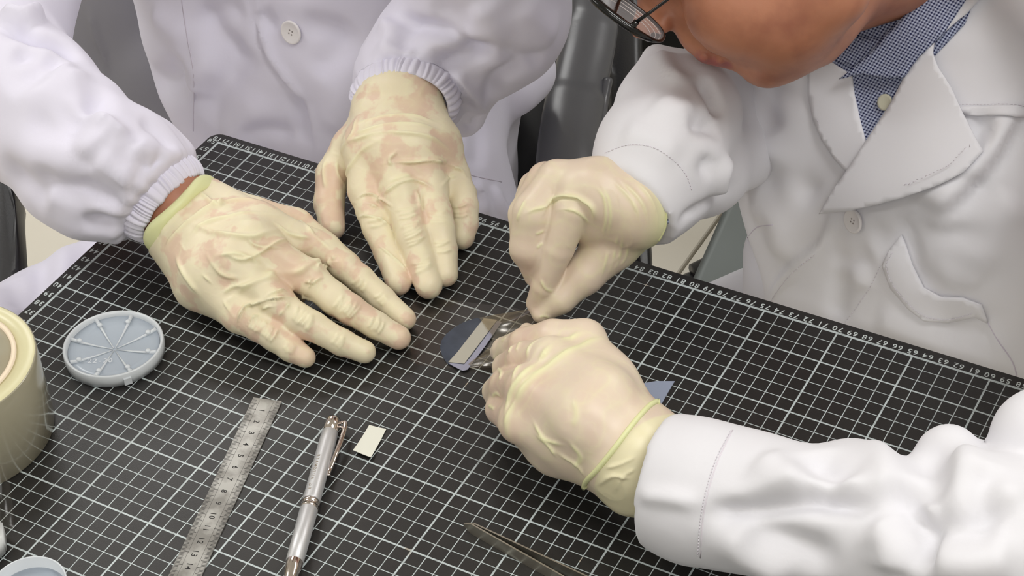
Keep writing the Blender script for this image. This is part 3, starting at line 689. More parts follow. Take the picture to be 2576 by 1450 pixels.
for pts, wd, am, asy in [([(478, 560), (560, 590), (640, 595), (700, 580)], .22, .16, 0), ([(560, 640), (620, 655), (700, 610), (760, 600)], .18, .15, .4), ([(545, 645), (600, 640), (660, 668)], .15, .12, 0),
        ([(600, 835), (605, 790), (630, 768), (700, 752), (735, 752)], .16, .2, .7), ([(640, 770), (700, 735), (780, 710), (830, 660), (838, 640)], .2, .17, .5), ([(600, 720), (680, 690), (760, 680), (835, 632)], .25, .16, 0),
        ([(838, 636), (800, 668), (820, 672), (850, 660)], .14, .16, .5), ([(560, 770), (620, 720), (680, 700), (740, 690)], .22, .14, 0), ([(450, 610), (520, 700), (570, 770), (590, 800)], .1, .08, 0),
        ([(440, 640), (470, 700), (500, 740)], .2, .1, 0), ([(465, 570), (530, 520), (600, 505), (690, 525)], .25, .13, 0), ([(475, 600), (520, 560), (600, 540), (720, 548)], .2, .1, 0),
        ([(770, 700), (762, 745), (790, 760)], .12, .14, .5), ([(612, 830), (640, 800), (668, 775), (690, 772)], .13, .14, .5), ([(700, 800), (725, 770), (752, 752)], .13, .13, .5), ([(765, 745), (790, 712), (812, 700)], .13, .14, .5), ([(800, 680), (840, 650), (852, 640)], .12, .12, .4), ([(560, 740), (590, 720), (640, 715)], .14, .1, 0), ([(520, 640), (560, 690), (600, 700)], .16, .1, 0), ([(690, 560), (730, 590), (790, 600)], .14, .1, 0), ([(400, 600), (430, 560), (470, 520)], .2, .12, 0), ([(415, 625), (450, 580), (500, 540)], .16, .1, 0), ([(620, 600), (650, 620), (720, 625)], .12, .1, 0), ([(720, 535), (780, 580), (835, 632)], .14, .1, 0), ([(500, 480), (545, 520), (560, 500)], .18, .12, 0)]:
    sA.fold(pts, wd * .9, am * 1.75, asy, True, .6)
joints(sA, [(672, 833, 85, 60, 26, 5, 9, .09), (760, 800, 85, 55, 26, 5, 10, .09), (870, 772, 85, 50, 27, 6, 10, .1), (905, 712, 60, 55, 20, 3, 12, .07), (945, 818, 85, 50, 24, 4, 9, .08), (852, 858, 85, 48, 22, 3, 10, .06), (728, 874, 85, 62, 20, 3, 9, .06), (640, 815, 60, 40, 28, 3, 9, .08), (958, 750, 60, 55, 18, 3, 10, .06)])
sA.end()
gloveA = sA.obj('right_glove', M['glove'], person_a)

# A, left hand (upper middle, palm down, seen from the fingertips)
fi = zc((925, 478, 3.0, 46), (938, 530, 2.5, 42), (950, 572, 2.1, 39), (977, 638, 1.3, 35), (1003, 712, .85, 32))
fm = zc((1008, 492, 3.5, 46), (1030, 560, 2.8, 42), (1040, 600, 2.4, 41), (1060, 660, 1.5, 39), (1078, 718, .9, 35))
fr = zc((1078, 470, 3.4, 44), (1098, 540, 2.8, 40), (1104, 576, 2.4, 40), (1114, 632, 1.5, 37), (1121, 690, .85, 32))
fp_ = zc((1135, 440, 2.8, 42), (1158, 490, 2.3, 40), (1166, 520, 2.0, 38), (1168, 562, 1.3, 35), (1163, 597, .85, 31))
palm = [zc((952, 236, 6.4, 50), (945, 270, 5.6, 54), (930, 370, 4.8, 62), (925, 478, 3.1, 48)), zc((990, 222, 6.8, 52), (985, 262, 5.8, 54), (985, 370, 5.4, 62), (1008, 490, 3.6, 48)),
        zc((1025, 228, 6.8, 52), (1026, 266, 5.7, 54), (1045, 370, 5.2, 62), (1078, 470, 3.5, 46)), zc((1060, 248, 6.2, 50), (1062, 285, 5.4, 54), (1095, 365, 4.5, 62), (1135, 440, 2.9, 44)),
        zc((1000, 280, 4.2, 60), (1010, 400, 3.0, 85), (1030, 470, 2.2, 80))]
th = zc((950, 290, 4.6, 50), (885, 370, 3.8, 50), (836, 440, 2.6, 41), (828, 510, 1.6, 38), (836, 572, .9, 33))
sB = glove([(.9, .5, palm), (.2, .55, [fi, fm, fr, fp_]), (.3, .6, [th])], seed=9)
sB.begin()
for pts, wd, am, asy in [([(870, 330), (940, 300), (1030, 290), (1100, 310)], .16, .1, 0), ([(860, 360), (930, 325), (1030, 312), (1120, 335)], .16, .12, 0), ([(850, 390), (900, 350), (1000, 335), (1090, 350), (1140, 390)], .18, .14, .3),
        ([(960, 415), (1030, 410), (1100, 408), (1150, 425), (1172, 445)], .18, .2, .5), ([(900, 500), (930, 490), (960, 500), (985, 520)], .14, .2, .6), ([(960, 505), (985, 475), (1030, 455), (1060, 460), (1090, 475)], .16, .17, .5),
        ([(1000, 380), (980, 400), (985, 420)], .12, .12, 0), ([(885, 510), (940, 520), (980, 530)], .16, .18, .5), ([(900, 550), (925, 545), (960, 556), (985, 575)], .12, .15, .4), ([(1046, 480), (1052, 505), (1056, 530)], .12, .14, 0),
        ([(1110, 470), (1125, 450), (1150, 440)], .15, .14, 0), ([(870, 470), (880, 420), (910, 380), (960, 350)], .18, .1, 0), ([(955, 620), (990, 650), (1030, 690)], .11, .12, .5), ([(1080, 390), (1110, 400), (1125, 410)], .12, .1, 0),
        ([(846, 400), (850, 440), (870, 480)], .12, .1, 0), ([(820, 400), (815, 440), (822, 480)], .16, .1, 0), ([(900, 290), (885, 340), (850, 400)], .18, .1, 0), ([(1040, 440), (1000, 450), (950, 480)], .18, .1, 0)]:
    sB.fold(pts, wd * .9, am * 1.45, asy, True, .6)
joints(sB, [(1040, 588, 20, 60, 34, 6, 9, .09), (1062, 664, 20, 60, 30, 4, 8, .08), (1112, 620, 8, 60, 28, 4, 8, .08), (1100, 545, 8, 60, 28, 3, 12, .06), (1160, 530, 5, 60, 26, 3, 14, .07), (1025, 535, 15, 60, 34, 3, 10, .08), (948, 560, 20, 60, 28, 2, 12, .08)])
sB.end()
gloveB = sB.obj('left_glove', M['glove'], person_a)

# B, right hand (pinching, knuckles towards the camera)
fi = zc((1450, 480, 9.6, 50), (1440, 525, 8.8, 47), (1403, 625, 6.2, 42), (1366, 720, 3.6, 31), (1346, 764, 2.2, 23))
fm = zc((1400, 452, 9.6, 48), (1345, 535, 8.0, 54), (1335, 620, 5.8, 52), (1350, 690, 3.6, 34))
fr = zc((1372, 452, 9.0, 46), (1326, 540, 7.0, 46), (1326, 630, 4.6, 42), (1345, 690, 2.8, 26))
fp_ = zc((1345, 470, 8.0, 40), (1325, 540, 6.0, 42), (1330, 620, 4.0, 36), (1350, 680, 2.6, 24))
palm = [zc((1665, 500, 8.0, 74), (1600, 515, 8.6, 78), (1520, 490, 9.2, 74), (1450, 480, 9.2, 52)), zc((1590, 510, 8.8, 70), (1500, 465, 9.8, 58), (1405, 448, 9.6, 46)),
        zc((1670, 525, 7.2, 76), (1600, 540, 7.6, 78), (1500, 530, 7.4, 80), (1380, 520, 7.2, 60))]
th = zc((1610, 545, 7.0, 74), (1540, 610, 5.4, 70), (1470, 690, 3.8, 50), (1410, 752, 2.6, 36), (1362, 790, 1.7, 25))
sC = glove([(1.0, .5, palm), (.3, .4, [fm, fr, fp_]), (.1, .3, [fi]), (.4, .35, [th])], seed=14, wr=.016, clip=[(pz(1650, 528, 8), np.array((.62, .62, -.2)))])
sC.begin()
for pts, wd, am, asy in [([(1366, 540), (1385, 508), (1430, 495), (1475, 510), (1492, 530), (1490, 560)], .2, .24, .7), ([(1322, 540), (1360, 525), (1395, 520)], .16, .16, .5), ([(1400, 530), (1440, 530), (1470, 548), (1486, 568)], .12, .12, .5),
        ([(1325, 500), (1310, 530), (1300, 560)], .12, .1, 0), ([(1500, 470), (1520, 500), (1525, 550), (1515, 600)], .1, .07, 0), ([(1515, 470), (1532, 505), (1536, 550), (1528, 600)], .1, .06, 0), ([(1570, 580), (1560, 640), (1545, 680)], .09, .06, 0), ([(1585, 580), (1578, 635), (1560, 670)], .09, .06, 0), ([(1555, 585), (1545, 640), (1530, 690)], .09, .06, 0),
        ([(1540, 600), (1525, 650), (1512, 700)], .09, .06, 0), ([(1345, 590), (1370, 580)], .08, .08, 0), ([(1350, 625), (1366, 610)], .08, .08, 0), ([(1430, 590), (1455, 610)], .08, .1, 0), ([(1425, 615), (1445, 632)], .08, .08, 0), ([(1360, 700), (1372, 725), (1395, 735)], .1, .08, 0), ([(1355, 800), (1370, 795), (1385, 800)], .08, .06, 0)]:
    sC.fold(pts, wd, am, asy, True, .8)
for k in range(9): sC.fold([(1532 + k * 8, 596 - k * 3), (1524 + k * 8, 640 - k * 3), (1508 + k * 8, 690 - k * 6)], .08, .05, 0, True, .1)
for k in range(6): sC.fold([(1506 + k * 6, 455 + k * 2), (1520 + k * 6, 490), (1524 + k * 6, 540), (1514 + k * 6, 590)], .08, .05, 0, True, .1)
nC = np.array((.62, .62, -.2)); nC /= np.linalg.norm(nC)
for i_, (a_, b2_) in enumerate((((1560, 452), (1630, 600)), ((1590, 450), (1650, 590)), ((1540, 452), (1612, 612)))): sC.fold([a_, ((a_[0] + b2_[0]) / 2 + 22, (a_[1] + b2_[1]) / 2 - 10), b2_], .16, .1, .4, True, .6)
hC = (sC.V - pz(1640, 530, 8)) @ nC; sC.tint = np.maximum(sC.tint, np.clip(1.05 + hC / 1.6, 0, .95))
sC.end()
gloveC = sC.obj('right_glove', M['glove_b'], person_b)

# B, left hand (fist, back of the hand towards the camera)
fi = zc((1472, 855, 6.6, 52), (1390, 852, 6.2, 48), (1322, 866, 5.2, 42), (1270, 880, 3.2, 32), (1256, 886, 2.0, 24))
fm = zc((1385, 905, 6.8, 56), (1320, 905, 5.8, 46), (1275, 925, 4.0, 36), (1290, 935, 2.0, 28))
fr = zc((1330, 975, 6.4, 56), (1275, 970, 4.6, 44), (1248, 985, 2.8, 34), (1290, 990, 1.4, 26))
fp_ = zc((1305, 1060, 5.0, 50), (1262, 1030, 3.4, 40), (1256, 1020, 1.8, 32), (1300, 1020, 1.2, 24))
thb = zc((1500, 980, 3.0, 60), (1400, 900, 2.2, 44), (1340, 850, 1.5, 28), (1325, 832, 1.4, 20))
palm = [zc((1600, 1075, 5.4, 70), (1530, 958, 6.4, 62), (1470, 862, 6.5, 52)), zc((1610, 1120, 6.0, 64), (1510, 1000, 7.2, 72), (1388, 908, 6.8, 58)),
        zc((1590, 1160, 5.6, 64), (1470, 1060, 6.8, 74), (1335, 985, 6.3, 58)), zc((1570, 1195, 4.6, 58), (1440, 1110, 4.8, 74), (1310, 1065, 5.0, 52)),
        zc((1540, 1190, 3.4, 56), (1400, 1125, 3.2, 62), (1335, 1080, 3.2, 56)), zc((1690, 1110, 4.8, 62), (1625, 1085, 5.6, 62)), zc((1680, 1160, 5.0, 66), (1600, 1140, 5.6, 66)), zc((1660, 1215, 4.0, 66), (1560, 1190, 4.6, 60)), zc((1640, 1250, 3.0, 52), (1585, 1240, 3.0, 44), (1545, 1190, 3.4, 50)), zc((1600, 1100, 4.6, 80), (1480, 1000, 4.6, 110), (1400, 960, 4.2, 90))]
cl = [(pz(1650, 1165, 5), at(1720, 1205, 112) - pz(1610, 1150, 5))]
sD = glove([(1.2, .5, palm), (.2, .5, [fi, fm, fr, fp_]), (.2, .3, [thb])], seed=21, wr=.018)
sD.begin()
for pts, wd, am, asy in [([(1532, 848), (1480, 862), (1420, 890), (1360, 935), (1310, 985), (1282, 1040)], .3, .16, .3), ([(1500, 838), (1440, 850), (1370, 890), (1310, 950), (1280, 1010), (1275, 1075)], .22, .15, -.3), ([(1285, 1110), (1278, 1050), (1300, 1000)], .2, .16, 0),
        ([(1365, 850), (1330, 880), (1300, 930), (1290, 985)], .15, .12, 0), ([(1345, 1090), (1380, 1120), (1400, 1150)], .15, .12, 0), ([(1430, 1110), (1460, 1150), (1440, 1180)], .15, .08, 0), ([(1340, 1060), (1372, 1105), (1420, 1120)], .12, .1, 0),
        ([(1290, 870), (1280, 890)], .1, .1, 0), ([(1310, 860), (1300, 885)], .1, .1, 0), ([(1235, 1000), (1250, 990), (1262, 1000)], .1, .1, 0), ([(1228, 1020), (1245, 1030)], .1, .1, 0), ([(1250, 925), (1262, 940), (1255, 960)], .1, .12, 0)]:
    sD.fold(pts, wd, am, asy, True, .9)
for pts, wd, am in [([(1520, 1180), (1560, 1170), (1600, 1150)], .12, .12), ([(1500, 1225), (1540, 1200), (1590, 1205)], .12, .14), ([(1545, 1240), (1570, 1200), (1600, 1180)], .12, .12), ([(1440, 1000), (1450, 1040), (1440, 1080)], .2, .06), ([(1400, 1140), (1450, 1170), (1470, 1200)], .14, .1), ([(1240, 900), (1262, 905)], .1, .1), ([(1262, 860), (1275, 850)], .08, .1), ([(1222, 960), (1240, 950)], .08, .1)]: sD.fold(pts, wd, am, .3, True, .6)
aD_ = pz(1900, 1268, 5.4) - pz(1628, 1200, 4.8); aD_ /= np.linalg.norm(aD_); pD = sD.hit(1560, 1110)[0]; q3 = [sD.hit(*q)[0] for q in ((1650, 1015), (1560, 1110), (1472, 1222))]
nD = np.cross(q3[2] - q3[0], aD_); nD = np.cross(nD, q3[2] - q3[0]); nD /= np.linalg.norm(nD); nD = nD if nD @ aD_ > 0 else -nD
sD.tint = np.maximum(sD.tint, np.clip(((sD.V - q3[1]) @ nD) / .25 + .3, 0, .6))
sD.end()
gloveD = sD.obj('left_glove', M['glove_b'], person_b)
def ring_between(name, s, pts, r, mat, parent, off=.0): return MB().add(*s.line(pts, r, off, 8, 10)).obj(name, mat, parent, True)

# ------------------------------------------------------------------ lab coats
def coat(groups, vox, name, mat, parent, folds=(), nz=(.10, 5.0, 1), clip=None, rx=3, post=None, fs=1.7):
    V, Fc = sculpt(groups, vox, clip); V = relax(V, Fc, rx); s = Surf(V, Fc)
    if nz[0]:
        s.V = V + s.N * (nz[0] * vnoise(V, nz[1], nz[2]) + nz[0] * .45 * vnoise(V, nz[1] * .45, nz[2] + 5))[:, None]; s.N = normals(s.V, Fc); s.bvh()
    if post: post(s)
    s.begin()
    for f in folds: s.fold(f[0], f[1] * .9, f[2] * fs, f[3] if len(f) > 3 else 0, True)
    s.end(1)
    return s, s.obj(name, mat, parent, False)
def elastic(name, c, ax, rw, rh, ln, seed, mat, parent, wide=None, pleats=40, flare=.25):
    """gathered elastic cuff: a ring of narrow pleats from the wrist (c) along ax"""
    x, y, z = frame(ax, wide if wide is not None else (0, 0, 1)); r = np.random.default_rng(seed); n = 420; m = 15
    ph = np.cumsum(r.uniform(.4, 1.6, pleats)); ph = ph / ph[-1] * 2 * math.pi; amp = r.uniform(.35, 1.35, pleats)
    V = []
    for i in range(m):
        t = i / (m - 1)
        for k in range(n):
            a = 2 * math.pi * k / n; j = np.searchsorted(ph, a) % pleats; a0 = ph[j - 1] if j else 0; f = (a - a0) / (ph[j] - a0) if ph[j] > a0 else 0
            f = min(max(f, 0), 1); p = math.sin(math.pi * f) ** .8 * amp[j]
            ro = .21 * p * (.55 + .45 * math.sin(math.pi * min(t * 1.1, 1))) + flare * t * t + .13 * math.sin(math.pi * t)
            edge = -.22 * (1 - t) ** 8
            tw = .05 * math.sin(7 * a + seed) * t
            V.append(c + z * (ln * t + .12 * p * (t - .5) + .05 * math.sin(11 * a)) + x * math.cos(a + tw) * (rw + ro + edge) + y * math.sin(a + tw) * (rh + ro + edge))
    V = np.array(V); inner = []
    for i in (m - 1, 0):
        for k in range(n):
            a = 2 * math.pi * k / n; inner.append(c + z * (ln * (.9 if i else .04)) + x * math.cos(a) * (rw - .25) + y * math.sin(a) * (rh - .25))
    V = np.vstack([V, inner]); Fc = []
    for i in range(m + 1):
        for k in range(n):
            q = (k + 1) % n; i2 = (i + 1) % (m + 2); Fc.append((i * n + k, i * n + q, i2 * n + q, i2 * n + k))
    Fc += [((m + 1) * n + k, (m + 1) * n + (k + 1) % n, (k + 1) % n, k) for k in range(n)]
    return mesh_obj(name, V, Fc, mat, parent)
def gather(c, ax, rad, depth_, amp, n, seed):
    """pleats fading away from an elastic seam"""
    def f(s):
        x, y, z = frame(ax); d = s.V - c; h = d @ z; a = np.arctan2(d @ y, d @ x); r = np.random.default_rng(seed)
        w_ = np.exp(-np.clip(h, 0, 99) / depth_) * (np.linalg.norm(d - h[:, None] * z, axis=1) < rad) * (h > -1.5)
        p = sum(np.cos(a * k + r.uniform(0, 6)) * r.uniform(.4, 1) for k in (n - 5, n - 2, n, n + 3)) / 2
        s.V = s.V + s.N * (amp * w_ * p)[:, None]; s.N = normals(s.V, s.F); s.bvh()
    return f
def button(parent, s, u, v, r=.82, tilt=None, name='button'):
    p, n = s.hit(u, v); p = p + n * .05
    if tilt is not None: n = n + np.array(tilt); n /= np.linalg.norm(n)
    o = MB().add(*lathe([(0, 0), (r * .93, 0), (r, .06), (r, .17), (r * .95, .22), (r * .84, .22), (r * .78, .17), (0, .16)], p, n, 48)).obj(name, M['button'], parent, True)
    x, y, z = frame(n, (.3, .5, 1)); mb = MB()
    for a in (45, 135, 225, 315):
        q = p + (x * math.cos(math.radians(a)) + y * math.sin(math.radians(a))) * r * .2 + z * .165; mb.add(*lathe([(r * .075, -.02), (r * .075, .01)], q, z, 10))
    mb.obj('button_holes', M['hole'], parent); return o

# ---- person A's coat
gr = [(3.0, 2.0, [wc((-21, 83, 24, 7), (10, 85, 24, 7)), wc((-11, 84, 22, 9.5), (-13.2, 83, 5, 11.5), (-10.6, 81, -8, 10.8), (-6, 79, -20, 9.5)), wc((2, 84, 22, 9), (-1, 84, 5, 10.5), (-.5, 82, -8, 10.5), (1, 79, -24, 10.5))]),
      (2.5, 2.0, [wc((-6, 80, -28, 10), (-14, 62, -27, 9), (-17, 45, -23, 9)), wc((2, 80, -26, 10), (4, 66, -25, 9), (5, 50, -25, 8.5))]),
      (1.5, 1.2, [dc((1100, 150, 166, 160), (1110, 330, 162, 158), (1115, 440, 160, 158), (1155, 560, 160, 170))]),
      (1.0, .8, [dc((1290, 40, 164, 92), (1298, 180, 164, 90), (1284, 222, 163, 80))])]
fA = [([(640, -30), (652, 70), (675, 140), (722, 205), (765, 270), (790, 350), (800, 420)], .55, .35, .95), ([(700, 60), (670, 50), (650, 30)], 1.0, -.35), ([(755, 55), (830, 75), (880, 100)], 1.1, -.4), ([(620, 20), (560, 30), (490, 40)], 1.2, -.4),
      ([(620, 130), (570, 110), (530, 70), (490, 20)], 1.3, -.55), ([(630, 110), (590, 170), (540, 240), (520, 320)], 1.5, -.6), ([(560, 150), (490, 190), (470, 230)], 2.0, .5), ([(470, 150), (430, 200), (360, 215)], 1.6, -.7), ([(480, 100), (420, 60), (380, 20)], 1.6, .4),
      ([(650, 220), (640, 290), (600, 340), (560, 350)], 1.8, .5), ([(600, 345), (650, 325), (700, 330), (740, 350)], .9, -.45), ([(750, 230), (760, 300), (760, 370)], 1.0, -.5), ([(810, 150), (850, 250), (850, 350)], 2.0, .35), ([(900, 60), (840, 130), (800, 200)], 1.6, -.35),
      ([(1190, 450), (1210, 500), (1230, 560)], .7, .45), ([(1240, 460), (1260, 520), (1290, 560)], .6, .4), ([(1180, 480), (1190, 520)], .5, -.3), ([(1200, 270), (1200, 360), (1190, 430)], .8, -.25), ([(100, 640), (105, 740), (80, 850)], 1.2, -.6), ([(180, 620), (150, 720), (110, 800)], 1.4, .5), ([(30, 700), (60, 780)], 1.2, -.4)]
sTA, coatA = coat(gr, .34, 'lab_coat', M['coat_a'], person_a, fA, (.3, 6, 3))
gr = [(1.6, .8, [zc((402, 494, 5.3, 118), (330, 452, 6.3, 138), (215, 398, 7.4, 170), (60, 262, 8.2, 186)) + [(at(-60, 120, 144), 212 * 144 / F_PX), (np.array((-23, 74, 18.)), 6.5), (np.array((-21, 82, 25.)), 6.5)]]),
      (1.0, 1.2, [zc((243, 264, 9, 62)), zc((352, 345, 8, 64), (372, 360, 7.5, 62)), zc((300, 560, 4.5, 50), (200, 545, 5, 50), (120, 500, 5, 50)), zc((455, 385, 6.2, 40), (400, 345, 7.0, 50))])]
fS = [([(-10, 40), (60, 60), (110, 45)], 1.0, .8, .6), ([(0, 60), (80, 85), (160, 115), (183, 150)], .8, -.9), ([(0, 180), (80, 230), (160, 200), (230, 215)], 1.6, .5), ([(10, 230), (100, 200), (180, 150)], 1.2, -.4), ([(248, 210), (240, 260), (190, 330), (160, 380)], .9, -.6),
      ([(250, 270), (220, 330), (180, 390)], 1.2, .55), ([(215, 285), (260, 310), (300, 335), (310, 350)], .5, .4), ([(240, 330), (280, 360), (310, 330)], 1.2, .35), ([(60, 290), (130, 310), (200, 260)], 1.4, -.4), ([(60, 420), (130, 470), (200, 490), (240, 530)], 1.0, -.55),
      ([(350, 430), (380, 410), (430, 405)], .7, -.45), ([(225, 400), (290, 440), (340, 460)], 1.3, .5), ([(200, 440), (260, 490), (310, 510)], 1.1, -.4), ([(200, 570), (260, 560), (315, 565)], .7, -.45), ([(0, 420), (60, 470), (120, 520)], 1.4, -.6), ([(60, 130), (140, 170), (185, 190)], 1.2, .5),
      ([(350, 300), (400, 330), (440, 380)], .8, -.3), ([(180, 480), (250, 520), (310, 535)], .8, .35), ([(330, 360), (370, 390), (400, 400)], .8, .4), ([(20, 130), (100, 150), (170, 180)], .9, -.5)]
sSA, slA = coat(gr, .3, 'right_sleeve', M['coat_a'], coatA, fS, (.1, 5, 8), clip=[(cA + aA * 1.5, -aA)], post=gather(cA + aA * 1.5, aA, 6.5, 2.2, .13, 24, 2))
bp_ = sculpt([(.3, .3, [[(p, .25) for p in ring]]) for ring in [[cA - aA * (.35 - .22 * math.sin(3 * a + 1)) + frame(aA)[0] * math.cos(a) * 3.12 + frame(aA)[1] * math.sin(a) * 2.28 for a in np.linspace(0, 2 * math.pi, 49)]]] + [(.3, .3, [[(cA - aA * .62 + frame(aA)[0] * math.cos(a) * 2.95 + frame(aA)[1] * math.sin(a) * 2.15, .2) for a in np.linspace(0, 2 * math.pi, 49)]])], .1)
mesh_obj('rolled_cuff', *bp_, M['rim'], gloveA)
elastic('right_elastic_cuff', cA + aA * .35, aA, 3.15, 2.6, 1.75, 5, M['coat_a'], coatA, None, 54, .4)
cB = pz(1010, 268, 5.9); aB = at(1078, 130, 147) - cB; aB /= np.linalg.norm(aB)
gr = [(2.0, .8, [[(cB + aB * 1.3, 2.9), (cB + aB * 4.5, 3.9)] + dc((1125, 118, 143, 165), (1235, 32, 141, 188), (1218, -140, 139, 205)) + [(np.array((12, 84, 24.)), 7.)]]),
      (1.2, 1.2, [dc((1180, 190, 146, 82), (1290, 110, 145, 98)), dc((1168, 292, 146, 58), (1172, 235, 146, 72)), dc((1010, 80, 143, 48), (960, 150, 144, 50), (935, 200, 144, 42))])]
fS = [([(962, 38), (1040, 60), (1120, 80), (1180, 120), (1230, 150)], .55, -.5), ([(965, 45), (990, 90), (960, 150)], .9, .4), ([(1020, 60), (1010, 130)], 1.0, -.35), ([(1080, 170), (1130, 150), (1200, 130), (1260, 110)], .8, -.55), ([(1060, 140), (1120, 110), (1180, 110)], .9, .4),
      ([(1200, 0), (1230, 60), (1220, 120)], 1.5, .45), ([(1130, 175), (1160, 210), (1190, 250), (1215, 290)], .7, .5, .4), ([(1330, 160), (1250, 200), (1230, 260)], .8, -.5), ([(1240, 120), (1320, 150), (1380, 140)], .8, -.4), ([(1300, 0), (1350, 60), (1400, 90)], 1.4, .4), ([(1130, 330), (1190, 330), (1225, 310)], .7, -.4), ([(1150, 250), (1180, 280), (1180, 320)], .8, -.3), ([(1080, 0), (1140, 40), (1200, 60)], 1.2, -.3)]
sSB, slB = coat(gr, .3, 'left_sleeve', M['coat_a'], coatA, fS, (.1, 5, 12), clip=[(cB + aB * 1.5, -aB)], post=gather(cB + aB * 1.5, aB, 5.5, 1.8, .13, 24, 4))
elastic('left_elastic_cuff', cB, aB, 3.45, 2.6, 1.75, 9, M['coat_a'], coatA, None, 52, .4)
button(coatA, sTA, 735, 80, .97)
mb = MB()
for q in ([(455, -10), (470, 90), (487, 190), (486, 330)],): mb.add(*sTA.line(q, .05, -.01))
mb.obj('dart_seam', M['seam'], coatA, True)
MB().add(*sTA.line([(1172, 436), (1205, 446), (1262, 458)], .05, -.01)).obj('hem_seam', M['seam'], coatA, True)

# ---- person B's coat
gr = [(3.0, 2.0, [dc((2135, 110, 138, 300), (2190, 400, 141, 322), (2300, 740, 144, 372)), dc((2480, 80, 133, 340), (2480, 420, 136, 380), (2560, 800, 140, 400))]),
      (2.5, 1.5, [wc((37, 83, 15, 7.5), (55, 81, 20, 9), (71, 68, 19, 7.5))]),
      (2.5, 2.0, [wc((50, 84, -18, 12), (56, 78, -24, 11), (52, 62, -25, 9)), wc((62, 76, -18, 11), (66, 66, -25, 10), (64, 54, -25, 9))]),
      (.8, .6, [dc((1985, 640, 152, 118), (1990, 760, 150, 122)), dc((1900, 770, 156, 100), (1800, 800, 156, 85))])]
fB = [([(2086, 520), (2083, 565), (2062, 614), (2002, 660), (1958, 709), (1931, 755)], .55, .4, .95), ([(1870, 200), (1900, 330), (1960, 420), (2040, 500)], 1.5, .55), ([(1920, 180), (1940, 280), (1960, 340)], 1.2, -.45), ([(2000, 230), (1970, 330), (1930, 400)], 1.6, .4), ([(1900, 420), (1990, 450), (2060, 520)], 1.4, -.6),
      ([(1880, 500), (1950, 560), (1960, 660)], 1.4, .5), ([(2080, 640), (2140, 660), (2200, 640)], 1.3, -.3), ([(2120, 680), (2110, 760), (2105, 810)], .9, -.45), ([(2150, 660), (2170, 730)], 1.2, .35), ([(2240, 540), (2300, 560), (2330, 480)], 1.5, -.5), ([(2180, 600), (2250, 600), (2290, 570)], 1.2, -.4),
      ([(2300, 430), (2360, 500), (2390, 600)], 2.2, .5), ([(2480, 430), (2440, 520), (2420, 640)], 2.0, -.4), ([(2560, 480), (2500, 560), (2440, 700)], 1.6, .5), ([(2340, 830), (2440, 830), (2540, 850)], 1.6, -.5), ([(2200, 790), (2280, 830), (2400, 880)], 1.5, .4), ([(2480, 800), (2500, 860), (2540, 930)], .8, .3, .6),
      ([(2576, 240), (2530, 320), (2490, 390), (2440, 450), (2390, 500), (2340, 550)], 1.3, .75, -.75), ([(2440, 320), (2500, 330)], 1.0, -.6), ([(2280, 600), (2300, 670), (2340, 730)], .9, -.4), ([(2350, 690), (2420, 690), (2470, 720)], 1.3, .3)]
sTB, coatB = coat(gr, .34, 'lab_coat', M['coat_b'], person_b, fB, (.2, 8, 31), fs=1.25)
# shirt in the neck opening, collar leaves
cm = new_mat('blue white gingham cotton', srgb(90, 105, 160), .8); b = cm.node_tree.nodes['Principled BSDF']; tc = nd(cm, 'ShaderNodeTexCoord')
def cmath(op, a, c=None):
    n = nd(cm, 'ShaderNodeMath', operation=op)
    for i, q in enumerate((a, c)):
        if q is None: continue
        if isinstance(q, (int, float)): n.inputs[i].default_value = q
        else: lk(cm, q, n.inputs[i])
    return n.outputs[0]
def stripe(vec):                                # woven stripe across the direction vec
    v_ = nd(cm, 'ShaderNodeVectorMath', operation='DOT_PRODUCT'); v_.inputs[1].default_value = vec; lk(cm, tc.outputs['Object'], v_.inputs[0])
    return cmath('LESS_THAN', cmath('FRACT', cmath('ADD', cmath('MULTIPLY', v_.outputs['Value'], 560), 1000)), .5)
d1_ = RC[0] * .5 - RC[1] * .86; d2_ = RC[0] * .86 + RC[1] * .5
sm = cmath('MULTIPLY', cmath('ADD', stripe(tuple(d1_)), stripe(tuple(d2_))), .5); mxx = nd(cm, 'ShaderNodeMix', data_type='RGBA'); mxx.inputs[6].default_value = srgb(188, 196, 220); mxx.inputs[7].default_value = srgb(20, 28, 76)
lk(cm, sm, mxx.inputs[0]); lk(cm, mxx.outputs[2], b.inputs['Base Color']); M['gingham'] = cm
shirt = sTB.patch([(2075, 130), (2120, 80), (2250, 40), (2400, -40), (2470, -40), (2430, 60), (2345, 150), (2300, 230), (2250, 330), (2192, 410), (2165, 330), (2150, 240), (2110, 190)], 'shirt', M['gingham'], person_b, .25, .1, 14, None, True)
sTB.patch([(2128, 190), (2165, 168), (2215, 130), (2270, 75), (2350, -10), (2380, -60), (2480, -60), (2425, 20), (2385, 82), (2325, 140), (2292, 195), (2250, 200), (2200, 185), (2160, 188)], 'collar', M['gingham'], shirt, .75, .16, 12, lambda u, v: .5 * math.exp(-((u - v * -.6 - 2240) / 120) ** 2), True)
sTB.patch([(2085, 135), (2110, 105), (2165, 92), (2240, 98), (2200, 140), (2155, 165), (2120, 155)], 'collar', M['gingham'], shirt, .4, .14, 12, None, True)
pb2, nb2 = sTB.hit(2233, 258)
MB().add(*lathe([(0, .3), (.5, .3), (.55, .36), (.52, .44), (.4, .42), (0, .4)], pb2, nb2 + np.array((.1, 0, 0)), 32)).obj('shirt_button', new_mat('pearl button', srgb(200, 198, 178), .3), shirt, True)
